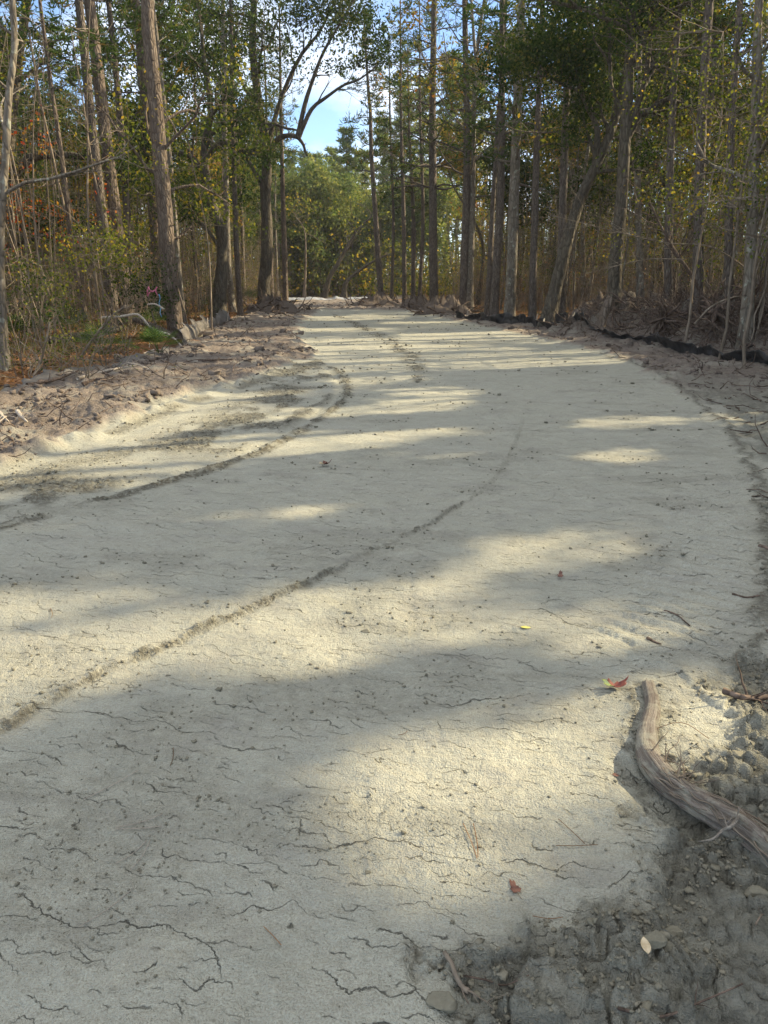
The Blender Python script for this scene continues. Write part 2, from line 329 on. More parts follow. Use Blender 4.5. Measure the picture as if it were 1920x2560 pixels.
def ground_mat():
    n = NT('ground_soil'); o = n.obj()
    clay, litter, rough, dark, road = n.attr('clay'), n.attr('litter'), n.attr('rough'), n.attr('dark'), n.attr('road')
    big = n.noise(o, .8, 4); mid = n.noise(o, 5, 5, .6); fine = n.noise(o, 45, 4, .65); grit = n.noise(o, 170, 2, .6)
    st = n.noise(n.obj((3, 11, 4)), 2.2, 5, .7, .4)
    ccol = n.mix(n.mrange(n.math('ADD', n.math('MULTIPLY', mid, .5), n.math('MULTIPLY', fine, .5)), .35, .65), (.34, .345, .29), (.455, .45, .37))
    ccol = n.mix(n.mrange(big, .35, .65, 0, .55), ccol, (.405, .405, .35))
    ccol = n.mix(n.mrange(st, .50, .70, 0, .35), ccol, (.305, .285, .23))
    ccol = n.mix(n.mrange(grit, .40, .68, 0, .65), ccol, (.29, .27, .215))
    ccol = n.mix(n.mrange(n.noise(n.obj((1, 1.5, 1), (0, 0, .3)), 2.6, 5, .65), .52, .68, 0, .55), ccol, (.31, .30, .26))
    # cracks: warped cells, drawn out across the road, only in places
    wv = n.n('ShaderNodeTexNoise', {'Vector': o, 'Scale': 22.0, 'Detail': 4.0, 'Roughness': .65})
    wadd = n.n('ShaderNodeVectorMath', {0: wv.outputs['Color'], 1: (.5, .5, .5)}, operation='SUBTRACT')
    wsc = n.n('ShaderNodeVectorMath', {0: wadd.outputs[0], 'Scale': .045}, operation='SCALE')
    rot = n.obj((1, 1, 1), (0, 0, radians(17)))
    wp = n.n('ShaderNodeVectorMath', {0: rot, 1: wsc.outputs[0]}, operation='ADD').outputs[0]
    wy = n.n('ShaderNodeSeparateXYZ', {0: wp}).outputs['Y']
    def crack(f, ns, amp, seed, w, ms, lo, hi, mx):
        mp = n.n('ShaderNodeMapping', {'Vector': wp, 'Location': (seed, seed, 0)}).outputs[0]
        t = n.math('ADD', n.math('MULTIPLY', wy, f), n.math('MULTIPLY', n.noise(mp, ns, 2, .5), amp))
        d = n.math('DIVIDE', n.math('ABSOLUTE', n.math('SUBTRACT', n.math('FRACT', t), .5)), f)
        mk = n.noise(n.n('ShaderNodeMapping', {'Vector': wp, 'Location': (seed + 5, 0, 0), 'Scale': (.5, 1, 1)}).outputs[0], ms, 2, .55)
        return n.math('MULTIPLY', n.mrange(d, 0, w, 1, 0), n.mrange(mk, lo, hi, 0, mx))
    c1 = crack(3.6, 2.2, 2.2, 0, .0027, 3.5, .53, .58, .85)
    c2 = crack(8.0, 4.5, 2.4, 3, .0023, 6.5, .54, .59, .75)
    c3 = crack(19.0, 10, 2.4, 7, .0022, 13, .52, .60, .65)
    cr = n.math('MAXIMUM', n.math('MAXIMUM', c1, c2), c3)
    cr = n.math('MULTIPLY', cr, n.math('SUBTRACT', 1.0, n.math('MULTIPLY', litter, 1.0)))
    cr = n.math('MULTIPLY', cr, n.mrange(clay, 0, 1, .2, 1))
    specks = n.mrange(n.noise(n.obj((1, 1.6, 1)), 28, 3, .7), .59, .68)
    specks = n.math('MULTIPLY', specks, n.mrange(n.noise(o, 2.2, 4, .7), .45, .65, .12, .9))
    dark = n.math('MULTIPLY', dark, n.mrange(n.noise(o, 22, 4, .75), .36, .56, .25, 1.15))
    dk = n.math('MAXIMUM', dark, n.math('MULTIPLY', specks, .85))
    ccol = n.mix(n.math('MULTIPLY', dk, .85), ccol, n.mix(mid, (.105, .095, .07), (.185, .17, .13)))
    ccol = n.mix(n.mrange(n.math('MULTIPLY', rough, n.noise(o, 9, 5, .7)), .25, .6, 0, .75), ccol, (.17, .165, .135))
    ccol = n.mix(n.math('MULTIPLY', cr, .85), ccol, (.09, .08, .06))
    bcol = n.mix(n.mrange(mid, .3, .7), (.11, .092, .077), (.25, .212, .18))
    bcol = n.mix(n.mrange(fine, .4, .7, 0, .6), bcol, (.34, .275, .23))
    bcol = n.mix(n.mrange(n.noise(o, 1.1, 5, .7), .50, .66, 0, .85), bcol, (.33, .31, .26))
    bcol = n.mix(n.math('MULTIPLY', dark, .75), bcol, (.05, .038, .03))
    lcol = n.mix(n.mrange(n.noise(o, 14, 4, .7), .35, .65), (.11, .062, .03), (.33, .16, .07))
    lcol = n.mix(n.mrange(n.noise(o, .55, 3, .6), .5, .62, 0, .8), lcol, n.mix(fine, (.12, .12, .045), (.25, .21, .09)))
    col = n.mix(clay, bcol, ccol); col = n.mix(litter, col, lcol)
    lump = n.noise(o, 60, 5, .7)
    h = n.math('ADD', n.math('MULTIPLY', fine, n.mrange(rough, 0, 1, .5, 1.1)), n.math('MULTIPLY', grit, .42))
    h = n.math('ADD', h, n.math('MULTIPLY', n.noise(n.obj((1, 1.5, 1)), 16, 4, .55), n.mrange(rough, 0, 1, .55, 1.5)))
    h = n.math('ADD', h, n.math('MULTIPLY', st, .35))
    h = n.math('ADD', h, n.math('MULTIPLY', n.math('MULTIPLY', n.math('MAXIMUM', rough, dark), lump), 1.2))
    h = n.math('ADD', h, n.math('MULTIPLY', litter, n.math('MULTIPLY', n.noise(o, 30, 4, .8), 2.0)))
    h = n.math('SUBTRACT', h, n.math('MULTIPLY', cr, 1.2))
    return n.fin(col, .95, h, 1.0, .028, .12)
M['ground'] = ground_mat()

# ------------------------------------------------------------------ ground: one sheet, split into road / verge / forest floor
GRID = {}
def build_ground():
    r = np.concatenate([[0.25, .4, .52, .62, .7, .78], np.geomspace(.85, 100, 880), np.geomspace(104, 900, 18)])
    th = np.concatenate([np.linspace(-pi, -radians(75), 26, endpoint=False), np.linspace(-radians(75), -radians(33), 50, endpoint=False),
                         np.linspace(-radians(33), radians(33), 520, endpoint=False), np.linspace(radians(33), radians(75), 50, endpoint=False), np.linspace(radians(75), pi, 27)])[:-1]
    nr, nt = len(r), len(th)
    X = (r[:, None] * np.sin(th)[None, :]).ravel(); Y = (r[:, None] * np.cos(th)[None, :]).ravel()
    z, a = terrain(X, Y)
    z = z * (1 - sm(110, 200, np.hypot(X, Y)))
    co = np.stack([X, Y, z], -1)
    i = np.arange(nr - 1)[:, None] * nt; j = np.arange(nt)[None, :]; k = (j + 1) % nt
    f = np.stack([i + j, i + k, i + nt + k, i + nt + j], -1).reshape(-1, 4)[:, ::-1]
    fr = a['road'][f].mean(1); fl = np.maximum(a['litter'], a['pile'] * 0)[f].mean(1)
    GRID['r'] = r; GRID['th'] = np.append(th, th[0] + 2 * pi)
    for k_, v_ in dict(a, z=z).items(): g_ = v_.reshape(nr, nt); GRID[k_] = np.hstack([g_, g_[:, :1]])
    zone = np.where(fr > .5, 0, np.where(fl > .5, 2, 1))
    for zi, name in ((0, 'road'), (1, 'roadside_soil'), (2, 'forest_floor')):
        ff = f[zone == zi]; used = np.unique(ff); remap = np.full(len(co), -1, np.int64); remap[used] = np.arange(len(used))
        me = bpy.data.meshes.new(name); vv = co[used]; q = remap[ff]
        me.vertices.add(len(vv)); me.vertices.foreach_set('co', vv.astype(np.float32).ravel())
        me.loops.add(q.size); me.loops.foreach_set('vertex_index', q.astype(np.int32).ravel())
        me.polygons.add(len(q)); me.polygons.foreach_set('loop_start', (np.arange(len(q)) * 4).astype(np.int32)); me.polygons.foreach_set('loop_total', np.full(len(q), 4, np.int32))
        me.polygons.foreach_set('use_smooth', np.ones(len(q), bool))
        for key in ('clay', 'litter', 'rough', 'dark', 'road'):
            t = me.attributes.new(key, 'FLOAT', 'POINT'); t.data.foreach_set('value', a[key][used].astype(np.float32))
        me.update(calc_edges=True); me.materials.append(M['ground'])
        o = bpy.data.objects.new(name, me); C.objects.link(o); o['kind'] = 'structure'
build_ground()
def terrain(x, y):
    """height and soil masks read back from the finished ground sheet"""
    r = np.hypot(x, y); th = np.arctan2(x, y); gr, gt = GRID['r'], GRID['th']
    i = np.clip(np.searchsorted(gr, r) - 1, 0, len(gr) - 2); j = np.clip(np.searchsorted(gt, th) - 1, 0, len(gt) - 2)
    u = np.clip((r - gr[i]) / (gr[i + 1] - gr[i]), 0, 1); v = (th - gt[j]) / (gt[j + 1] - gt[j])
    f = lambda g: (g[i, j] * (1 - v) + g[i, j + 1] * v) * (1 - u) + (g[i + 1, j] * (1 - v) + g[i + 1, j + 1] * v) * u
    return f(GRID['z']), {k: f(GRID[k]) for k in ('road', 'clay', 'litter', 'rough', 'dark', 'pile')}
def tzs(x, y): return terrain(np.asarray(x, float), np.asarray(y, float))[0]

# ------------------------------------------------------------------ where sun reaches the ground: gaps in the crowns
LIT = [poly(*p) for p in (
    [(800, 1640), (960, 1575), (1180, 1520), (1330, 1475), (1480, 1480), (1590, 1545), (1560, 1640), (1440, 1660), (1350, 1700), (1320, 1790), (1200, 1850), (1080, 1900), (950, 1955), (830, 1890), (760, 1780), (740, 1700)],
    [(-400, 1430), (0, 1395), (230, 1375), (420, 1345), (600, 1300), (800, 1272), (980, 1262), (1060, 1300), (990, 1360), (860, 1385), (700, 1425), (540, 1450), (330, 1430), (150, 1500), (0, 1550), (-400, 1640)],
    [(1010, 1205), (1130, 1168), (1340, 1150), (1390, 1162), (1290, 1190), (1150, 1207), (1040, 1222)],
    [(-400, 1300), (0, 1290), (180, 1272), (330, 1272), (280, 1300), (120, 1322), (-400, 1380)],
    [(1150, 1335), (1350, 1310), (1500, 1330), (1440, 1380), (1250, 1400), (1130, 1380)],
    [(-300, 1040), (-100, 975), (0, 925), (100, 900), (260, 893), (330, 872), (560, 880), (600, 895), (480, 925), (300, 945), (200, 965), (100, 975), (0, 990)],
    [(300, 800), (480, 790), (640, 768), (900, 765), (1100, 752), (1330, 762), (1410, 780), (1250, 790), (900, 800), (760, 805), (560, 818), (300, 835)],
    [(730, 818), (910, 812), (900, 824), (740, 830)], [(830, 868), (960, 860), (990, 872), (950, 886), (860, 886)], [(880, 842), (1010, 838), (1010, 850), (890, 856)],
    [(660, 738), (900, 734), (900, 739), (660, 743)], [(660, 752), (880, 746), (1050, 748), (880, 757), (660, 760)], [(880, 722), (1220, 713), (1240, 720), (900, 729)],
    [(700, 686), (850, 684), (850, 689), (700, 691)], [(850, 696), (1000, 695), (1000, 700), (850, 701)], [(650, 712), (820, 709), (820, 713), (650, 716)],
    [(1280, 905), (1400, 900), (1480, 905), (1400, 915), (1290, 918)], [(1290, 980), (1390, 975), (1410, 990), (1300, 992)], [(1570, 895), (1659, 900), (1700, 940), (1600, 930)],
    [(420, 745), (600, 735), (620, 745), (450, 757)], [(0, 870), (180, 838), (280, 838), (120, 862)],
)]
def shade_keep(p):
    """which crown leaves stay: those whose shadow would fall in a sunlit gap of the ground are absent"""
    q = p[:, :2] - S[None, :2] * (p[:, 2] / S[2])[:, None]
    x, y = q[:, 0], q[:, 1]; keep = np.ones(len(p), bool)
    for pg in LIT:
        b = (x > pg[:, 0].min() - 1) & (x < pg[:, 0].max() + 1) & (y > pg[:, 1].min() - 1) & (y < pg[:, 1].max() + 1)
        if b.any():
            idx = np.where(b)[0]; w_ = .22 + .03 * y[idx]; dd = sdf(x[idx], y[idx], pg); keep[idx[R.random(len(idx)) > sm(-.02, 1.05, dd / w_) ** 1.8]] = False
    st = fbm((x * .93 + y * .36) * .10, (y * .93 - x * .36) * .55, 3, 205)
    keep &= ~((y > 13) & (x > -8) & (st > .28)) & ~((y > 5) & (y <= 13) & (x > -8) & (st > .66))
    w = fbm(x * .45, y * .45, 3, 200)
    keep &= ~((x < -8) & (w > .12))
    keep &= ~((y > 62) & (w > -.22))
    return keep

# ------------------------------------------------------------------ vegetation builders
def wander(p0, d, L, n, gnarl, rise=0.0):
    pts = [np.array(p0, float)]; d = np.array(d, float); d /= np.linalg.norm(d)
    for _ in range(n - 1):
        d = d + R.normal(size=3) * gnarl + np.array([0, 0, rise]); d /= np.linalg.norm(d); pts.append(pts[-1] + d * L / (n - 1))
    return np.array(pts)
def branch(mb, p0, d, L, r, depth, tips, gnarl=.25, rise=.05, kids=(3, 5), sides=5, spread=.9):
    n = max(4, int(5 + L)); n = min(n, 8); pts = wander(p0, d, L, n, gnarl, rise)
    mb.tube(pts, np.linspace(r, r * .35, n), sides)
    if depth == 0:
        tips.extend([pts[-1], pts[-2], pts[n // 2]]); return
    for k in range(random.randint(*kids)):
        i = random.randint(max(1, n // 3), n - 1); t = pts[i] - pts[i - 1]; t /= np.linalg.norm(t)
        dd = t + R.normal(size=3) * spread; dd[2] = dd[2] * .7 + .15
        branch(mb, pts[i], dd, L * random.uniform(.4, .65), r * (1 - .65 * i / n) * .55, depth - 1, tips, gnarl * 1.1, rise, kids, max(3, sides - 1), spread)
def puff(tips, per, rad, squash=.7):
    t = np.array(tips)
    c = np.repeat(t, per, 0) + R.normal(size=(len(t) * per, 3)) * rad * np.array([1, 1, squash])
    return c
def tone_for(c, s=300, spread=.25, base=.5):
    return np.clip(base + .35 * fbm(c[:, 0] * .8 + c[:, 2] * .3, c[:, 1] * .8 + c[:, 2] * .6, 2, s) + R.normal(size=len(c)) * spread, 0, 1)

def pine(label, path, r, top, name='pine_tree', bark='pine_bark', crown_from=.55, leaf_size=.30, ntuft=260, cull=False, group=None, limbs_low=(), cat='tree', leafm='pine_leaf'):
    """path: trunk points (world) from the ground up; grown on to height top"""
    path = [np.array(q, float) for q in path]; base = path[0].copy(); base[2] = tz(base[0], base[1]); path[0] = base - [0, 0, .15]
    if path[-1][2] < top:
        d = path[-1] - path[-2]; d /= np.linalg.norm(d); d = d * .5 + np.array([0, 0, .5]); d /= d[2]
        path += [path[-1] + d * (top - path[-1][2]) * .5, path[-1] + d * (top - path[-1][2])]
    n = 26; pts = spline(path, n); hh = np.clip((pts[:, 2] - base[2]) / top, 0, 1); rr = r * (1 - .80 * hh ** 1.3); rr[0] *= 1.35; rr[1] *= 1.06
    t = thing(name, label, cat, base, group)
    mb = MB(); mb.tube(pts, rr, 14 if r > .12 else 8, .3, .025); mb.build('trunk', M[bark], t, base, True)
    lb = MB(); tips = []
    nb = int(ntuft / 9)
    for k in range(nb):
        f = crown_from + (1 - crown_from) * (k + .5) / nb; i = min(n - 2, int(f * (n - 1)));
        z = base[2] + f * top; i = int(np.argmin(np.abs(pts[:, 2] - z))); p = pts[i]
        a = k * 2.4 + random.random(); L = (1.0 - .75 * (f - crown_from) / (1 - crown_from)) * random.uniform(.7, 1.15) * top * .15
        w = wander(p, [cos(a), sin(a), random.uniform(-.1, .5)], L, 6, .16, .05); lb.tube(w, np.linspace(max(.015, rr[i] * .28), .006, 6), 4)
        for j in (2, 3, 4, 5):
            tips.append(w[j])
            for _ in range(2):
                e = w[j] + R.normal(size=3) * L * .13; lb.tube([w[j], (w[j] + e) / 2 + R.normal(size=3) * .03, e], [.012, .009, .004], 3); tips.append(e)
    for (i, a, L, el) in limbs_low:
        p = pts[int(i * (n - 1))]; branch(lb, p, [cos(a) * cos(el), sin(a) * cos(el), sin(el)], L, r * .22, 2, [], .22, .02)
    lb.build('limbs', M[bark], t, base)
    tp = np.array(tips)
    if cull: tp = tp[shade_keep(tp)]
    if len(tp):
        per = 9; c = np.repeat(tp, per, 0); dirs = R.normal(size=(len(c), 3)); dirs[:, 2] = np.abs(dirs[:, 2]) * .8; dirs /= np.linalg.norm(dirs, axis=1)[:, None]
        c = c + dirs * leaf_size * .5 + R.normal(size=c.shape) * .05
        lf = MB(); lf.leaves(c, leaf_size, tone_for(c), .16, 0, dirs); lf.build('crown', M[leafm], t, base)
    return t

def hardwood(label, path, r, top, name='hardwood_tree', bark='grey_bark', leaf='olive_leaf', boughs=9, depth=2, per=12, leaf_size=.11, rad=.35, cull=False, group=None, extra=(), from_=.35, spread=.8, blen=.28, leafz=-9):
    path = [np.array(q, float) for q in path]; base = path[0].copy(); base[2] = tz(base[0], base[1]); path[0] = base - [0, 0, .15]
    if path[-1][2] < top:
        d = path[-1] - path[-2]; d /= np.linalg.norm(d); d = d * .5 + np.array([0, 0, .5]); d /= d[2]
        path += [path[-1] + d * (top - path[-1][2]) * .5, path[-1] + d * (top - path[-1][2])]
    n = 22; pts = spline(path, n); hh = np.clip((pts[:, 2] - base[2]) / top, 0, 1); rr = r * (1 - .85 * hh); rr[0] *= 1.5; rr[1] *= 1.1
    t = thing(name, label, 'tree', base, group)
    mb = MB(); mb.tube(pts, rr, 12 if r > .1 else 7, .3, .05); mb.build('trunk', M[bark], t, base, True)
    lb = MB(); tips = [pts[-1]]
    for k in range(boughs):
        f = from_ + (1 - from_) * (k + random.random()) / boughs; i = min(n - 1, int(f * (n - 1))); a = k * 2.4 + random.uniform(-.5, .5)
        L = top * blen * random.uniform(.6, 1.15) * (1.15 - .6 * f)
        branch(lb, pts[i], [cos(a), sin(a), random.uniform(.1, .9)], L, rr[i] * .5, depth, tips, .25, .05, (3, 5), 5, spread)
    for (pp, r0, dd) in extra:
        q = spline(pp, 14); lb.tube(q, np.linspace(r0, r0 * .3, 14), 8, .3, .05)
        for i in (5, 7, 8, 9, 10, 11, 12, 13, 13):
            tg = q[i] - q[i - 1]; tg /= np.linalg.norm(tg)
            branch(lb, q[i], tg + R.normal(size=3) * .6 + [0, 0, .2], dd * random.uniform(.5, 1.1), r0 * (1 - i / 17) * .5, 2, tips, .25, .04, (2, 4), 4, .7)
    lb.build('limbs', M[bark], t, base)
    c = puff(tips, per, rad); c = c[c[:, 2] > leafz]
    if cull: c = c[shade_keep(c)]
    if len(c):
        lf = MB(); lf.leaves(c, leaf_size, tone_for(c), .55); lf.build('crown', M[leaf], t, base)
    return t

def px(D, *uv): return [gnd(*uv[0])] + [at(u, v, D) for u, v in uv[1:]]
def pxd(*uv):
    g = gnd(*uv[0]); return [g] + [at(u, v, g[1]) for u, v in uv[1:]]

# ------------------------------------------------------------------ hero trees, left of the road
hardwood('pale crooked hardwood trunk at the far left edge of the photo, leaning left then up', pxd((8, 800), (2, 640), (0, 520), (6, 420), (12, 330), (18, 210), (30, 110), (26, 0)), .095, 11, bark='grey_bark', boughs=7, per=3, leaf='olive_leaf', leaf_size=.07)
pine('slim reddish leaning pine between the leftmost crooked trunk and the thick plated pine', pxd((196, 715), (186, 690), (160, 560), (135, 350), (110, 180), (86, 0)), .105, 14, bark='red_bark', limbs_low=((.3, .5, 1.6, .1), (.42, 2.6, 1.8, .2)))
pine('thick pine with grey purplish plated bark behind the palmettos, second largest trunk left', pxd((252, 708), (243, 650), (226, 520), (213, 400), (196, 250), (184, 130), (170, 0)), .20, 20, bark='pine_bark')
pine('thickest pine on the left, brown furrowed trunk with branch stubs near the grey silt fence', pxd((380, 728), (376, 680), (364, 590), (356, 450), (345, 330), (331, 170), (320, 60), (317, -20)), .25, 19, bark='red_bark',
     limbs_low=((.36, .3, 2.2, .5), (.40, 3.0, 2.6, .35), (.44, -.3, 2.4, .8), (.47, 2.5, 2.6, .6), (.30, .2, 1.0, .4), (.5, 1.2, 2.5, .5)))
pine('slender grey trunk directly behind the thickest left pine', pxd((397, 700), (384, 560), (372, 400), (352, 200), (332, 20)), .12, 17, bark='grey_bark')
pine('straight slim pine just right of the thickest left pine, in front of the twisted oak', pxd((520, 685), (512, 560), (507, 420), (503, 240), (498, 0)), .14, 20, bark='pine_bark')
pine('tall grey pine left of the arching oak, its trunk passing a yellow green shrub', pxd((503, 676), (492, 560), (488, 400), (484, 200), (481, 0)), .2, 22, bark='grey_bark')
pine('dark straight pole of a pine immediately right of the arching oak, at the road edge', pxd((617, 668), (615, 560), (611, 420), (609, 330), (606, 200), (604, 60)), .19, 17, bark='red_bark', ntuft=160, leaf_size=.22)
D0 = gnd(572, 672)[1]
A = lambda u, v, k=0.0: at(u, v, D0 + k)
hardwood('gnarled oak with one limb arching over like a hook above the road edge', pxd((572, 672), (570, 620), (576, 560), (577, 480), (573, 420), (577, 375), (570, 300), (556, 200), (545, 90), (552, -40)), .40, 23, name='oak_tree', bark='oak_bark', leaf='oak_leaf', boughs=8, per=12, leaf_size=.17, rad=.5, from_=.55, blen=.2, leafz=at(0, 175, gnd(572, 672)[1])[2],
         extra=(([A(577, 385), A(583, 335, -.5), A(598, 302, -1), A(622, 293, -1.5), A(642, 296, -2), A(655, 312, -2), A(660, 330, -2)], .20, .25),
                ([A(645, 298, -2), A(660, 262, -2), A(676, 232, -2), A(705, 210, -2.3), A(740, 185, -2.5), A(775, 172, -3), A(805, 150, -3)], .13, 1.6),
                ([A(642, 297, -2), A(660, 220, -2), A(678, 165, -2), A(700, 110, -2), A(735, 50, -2), A(770, -10, -2)], .13, 2.2),
                ([A(576, 330), A(590, 270, 0), A(612, 200, 0), A(650, 120, 0), A(690, 70, 0), A(720, 10, 0)], .17, 2.8),
                ([A(575, 420), A(556, 380, 0), A(535, 345, 0), A(520, 300, 0), A(505, 230, 0), A(500, 120)], .15, 2.0)))
d1 = 31.0
hardwood('old oak at far left with a huge mossy limb sweeping level behind the trunks', [at(-30, 700, d1 + 1), at(-20, 560, d1), at(0, 460, d1), at(20, 300, d1), at(40, 120, d1), at(60, 0, d1)], .38, 14, name='oak_tree', bark='oak_bark', leaf='oak_leaf', boughs=8, per=13, leaf_size=.11, from_=.5,
         extra=(([at(0, 460, d1), at(25, 385, d1), at(70, 340, d1), at(140, 335, d1), at(200, 345, d1), at(260, 385, d1), at(300, 420, d1)], .22, 1.6),
                ([at(-10, 540, d1), at(60, 520, d1), at(100, 505, d1), at(130, 480, d1)], .09, 1.0)))
d2 = 36.0
hardwood('twisted dark oak behind the thickest left pine, limbs bending in all directions', [at(470, 690, d2), at(480, 520, d2), at(455, 430, d2), at(440, 330, d2), at(455, 240, d2), at(440, 120, d2)], .30, 13, name='oak_tree', bark='oak_bark', leaf='oak_leaf', boughs=8, per=12, leaf_size=.13, from_=.4,
         extra=(([at(450, 400, d2), at(420, 345, d2), at(380, 330, d2), at(340, 350, d2), at(310, 330, d2)], .15, 1.6),
                ([at(445, 340, d2), at(480, 310, d2), at(520, 325, d2), at(545, 330, d2), at(560, 290, d2)], .14, 1.6),
                ([at(478, 540, d2), at(450, 500, d2), at(420, 470, d2), at(400, 430, d2)], .1, 1.2)))

# ------------------------------------------------------------------ hero trees, right of the road
hp = dict(cull=True)
pine('tall dark pine nearest the far right end of the road, straight trunk against bright leaves', pxd((938, 672), (936, 560), (935, 400), (934, 240), (936, 120), (938, 0)), .26, 25, crown_from=.25, ntuft=560, leaf_size=.28, **hp, limbs_low=((.3, 3.1, 3, .3), (.35, 0, 3, .3), (.42, 2.8, 3, .5)))
pine('dark pine with leaning twin beside it, second from the road end on the right', pxd((1000, 678), (1003, 560), (1008, 420), (1008, 250), (1006, 120), (1004, 0)), .22, 24, crown_from=.25, ntuft=520, leaf_size=.3, **hp)
hardwood('grey barked tree forking high up, touching the second dark pine on the right', pxd((1014, 678), (1018, 520), (1022, 400), (1024, 250), (1030, 110), (1046, 0)), .2, 19, bark='grey_bark', leaf='gold_leaf', boughs=14, per=12, leaf_size=.18, cull=True, extra=(([at(1028, 130, 41), at(1022, 60, 41), at(1018, 0, 41), at(1010, -60, 41)], .09, 1.5),))
pine('young leaning pine at the road end with its whole conical top against the sky', pxd((826, 662), (820, 600), (816, 540), (808, 420), (802, 330), (800, 240), (797, 215)), .22, 18.5, crown_from=.45, ntuft=230, leaf_size=.34)
pine('thin dark pine right of the leaning young pine, crown rising above it', pxd((874, 662), (873, 560), (871, 420), (868, 330), (866, 220)), .17, 20, crown_from=.4, ntuft=260, leaf_size=.34, cull=True)
for k, (u, v, tp, w, lab) in enumerate(((845, 660, 18, .13, 'thin pale pole trunk left of the pine with the broken snag, near the road end'),
                                        (892, 660, 17, .18, 'dark broken topped pine pole in the cluster at the right road end'),
                                        (905, 662, 20, .15, 'last pine pole of the right road end cluster before the gap'),
                                        (1052, 684, 21, .14, 'slim pine between the grey forked tree and the paired dark pines'),
                                        (1066, 690, 20, .20, 'lower left trunk of the paired dark pines right of the forked tree'))):
    g = gnd(u, v); lean = (u - CU) * .0
    pine(lab, [g, g + [R.normal() * .1, 0, 6], g + [R.normal() * .2, 0, 12]], w, tp, crown_from=.35, ntuft=330, leaf_size=.34, cull=True)
pine('stout pine with pale lichen flecks whose trunk tops out right of the sky gap', pxd((1100, 696), (1106, 560), (1112, 380), (1120, 180), (1127, 0)), .23, 22, bark='grey_bark', crown_from=.25, ntuft=480, leaf_size=.3, **hp)
dr = 24.5
hardwood('large dark oak in the middle of the right wood, tall trunk with spreading limbs', [at(1325, 690, dr), at(1330, 560, dr), at(1343, 430, dr), at(1350, 300, dr), at(1358, 180, dr), at(1362, 60, dr), at(1366, -40, dr)], .23, 16, name='oak_tree', bark='oak_bark', leaf='oak_leaf', boughs=11, per=24, leaf_size=.105, cull=True, from_=.4, depth=2,
         extra=(([at(1352, 300, dr), at(1380, 250, dr), at(1400, 240, dr), at(1440, 215, dr), at(1470, 222, dr)], .14, 1.4),
                ([at(1346, 290, dr), at(1375, 230, dr), at(1398, 150, dr), at(1405, 60, dr), at(1402, 0, dr)], .10, 1.8)))
dq = 27.5
hardwood('leaning oak left of the large dark oak, trunk slanting right and a limb curling up', [at(1180, 690, dq), at(1215, 560, dq), at(1250, 440, dq), at(1300, 330, dq), at(1330, 250, dq)], .26, 12, name='oak_tree', bark='oak_bark', leaf='oak_leaf', boughs=9, per=24, leaf_size=.11, cull=True, from_=.4,
         extra=(([at(1285, 360, dq), at(1290, 280, dq), at(1265, 225, dq), at(1245, 170, dq), at(1230, 125, dq)], .12, 1.5),
                ([at(1262, 200, dq), at(1220, 185, dq), at(1180, 165, dq), at(1130, 170, dq)], .06, 1.5)))
dv = 16.5
t_v = hardwood('vine wrapped trunk near the right edge of the photo with yellow green leaves around it', [at(1610, 740, dv), at(1622, 560, dv), at(1628, 400, dv), at(1634, 200, dv), at(1640, 0, dv)], .14, 12, bark='grey_bark', leaf='olive_leaf', boughs=12, per=14, leaf_size=.06, cull=True, from_=.25, blen=.22)
vb = MB()
b0 = np.array(t_v.location)
for k in range(7):
    ph = random.random() * 6; hs = np.linspace(0, 9, 30)
    q = np.array([at(1612 + 30 * (h / 9), 740, dv) * [1, 1, 0] + [(.17) * cos(h * random.uniform(.6, .8) + ph), .17 * sin(h * .7 + ph), h] for h in hs]) + R.normal(size=(30, 3)) * .02
    vb.tube(q, .02, 5)
vb.build('vines', M['twig'], t_v, b0)
for (u, v, D, r_, tp, lab) in ((1505, 700, 22, .15, 16, 'slim dark pine right of the large dark oak, behind the root pile'),
                              (1440, 705, 24, .13, 15, 'thin pine just right of the large dark oak'),
                              (1210, 705, 29, .17, 17, 'pine stem beside the foot of the leaning oak'),
                              (1150, 695, 32, .16, 18, 'pine left of the leaning oak, by the sagging black fence'),
                              (1570, 705, 21, .12, 14, 'thin leaning pine left of the vine wrapped trunk')):
    pine(lab, [at(u, v, D), at(u + 4, v - 200, D), at(u + 14, v - 500, D)], r_, tp, crown_from=.35, ntuft=170, leaf_size=.22, cull=True)

# ------------------------------------------------------------------ forest fill
def xr(y): return np.interp(y, [-10, 14, 44, 60, 90], [11.5, 10.5, 6.5, 5.0, 6.5])
def xl(y): return np.interp(y, [-10, 11, 17, 30, 55, 90], [-8.5, -7.5, -7.6, -8.6, -9.5, -9.5])
placed = []
def spot(side, y0, y1, depth, gap, lo=0.0, tries=60, near=0):
    for _ in range(tries):
        y = random.uniform(y0, y1); dx = lo + (random.random() ** 1.2) * (depth - lo)
        x = xr(y) + dx if side > 0 else xl(y) - dx
        if y < near and abs(x) < .58 * y + 1.5: continue
        if all((x - a) ** 2 + (y - b) ** 2 > gap * gap for a, b in placed):
            placed.append((x, y)); return x, y
    return None
def shadow_hits(x, y, rad=.5):
    h = np.linspace(0, 16, 50); q = np.array([x, y])[None] - S[None, :2] * (h / S[2])[:, None]
    return any(inpoly(q[:, 0], q[:, 1], pg).any() for pg in LIT[:5])
n_ok = 0
SHP = 'pines deep in the shaded wood right of the road'
for k in range(34):
    s = spot(1, -4, 62, 26, 2.2, 2.0, near=27)
    if not s or shadow_hits(*s): continue
    x, y = s; g = np.array([x, y, 0]); h = random.uniform(15, 22)
    pine('tall straight pine deep in the shaded wood right of the road', [g, g + [R.normal() * .25, R.normal() * .2, h * .5], g + [R.normal() * .4, R.normal() * .3, h * .8]], random.uniform(.12, .24), h, crown_from=.35, ntuft=200, leaf_size=.42, cull=True, group=SHP)
SHO = 'broadleaved trees filling the shaded wood right of the road'
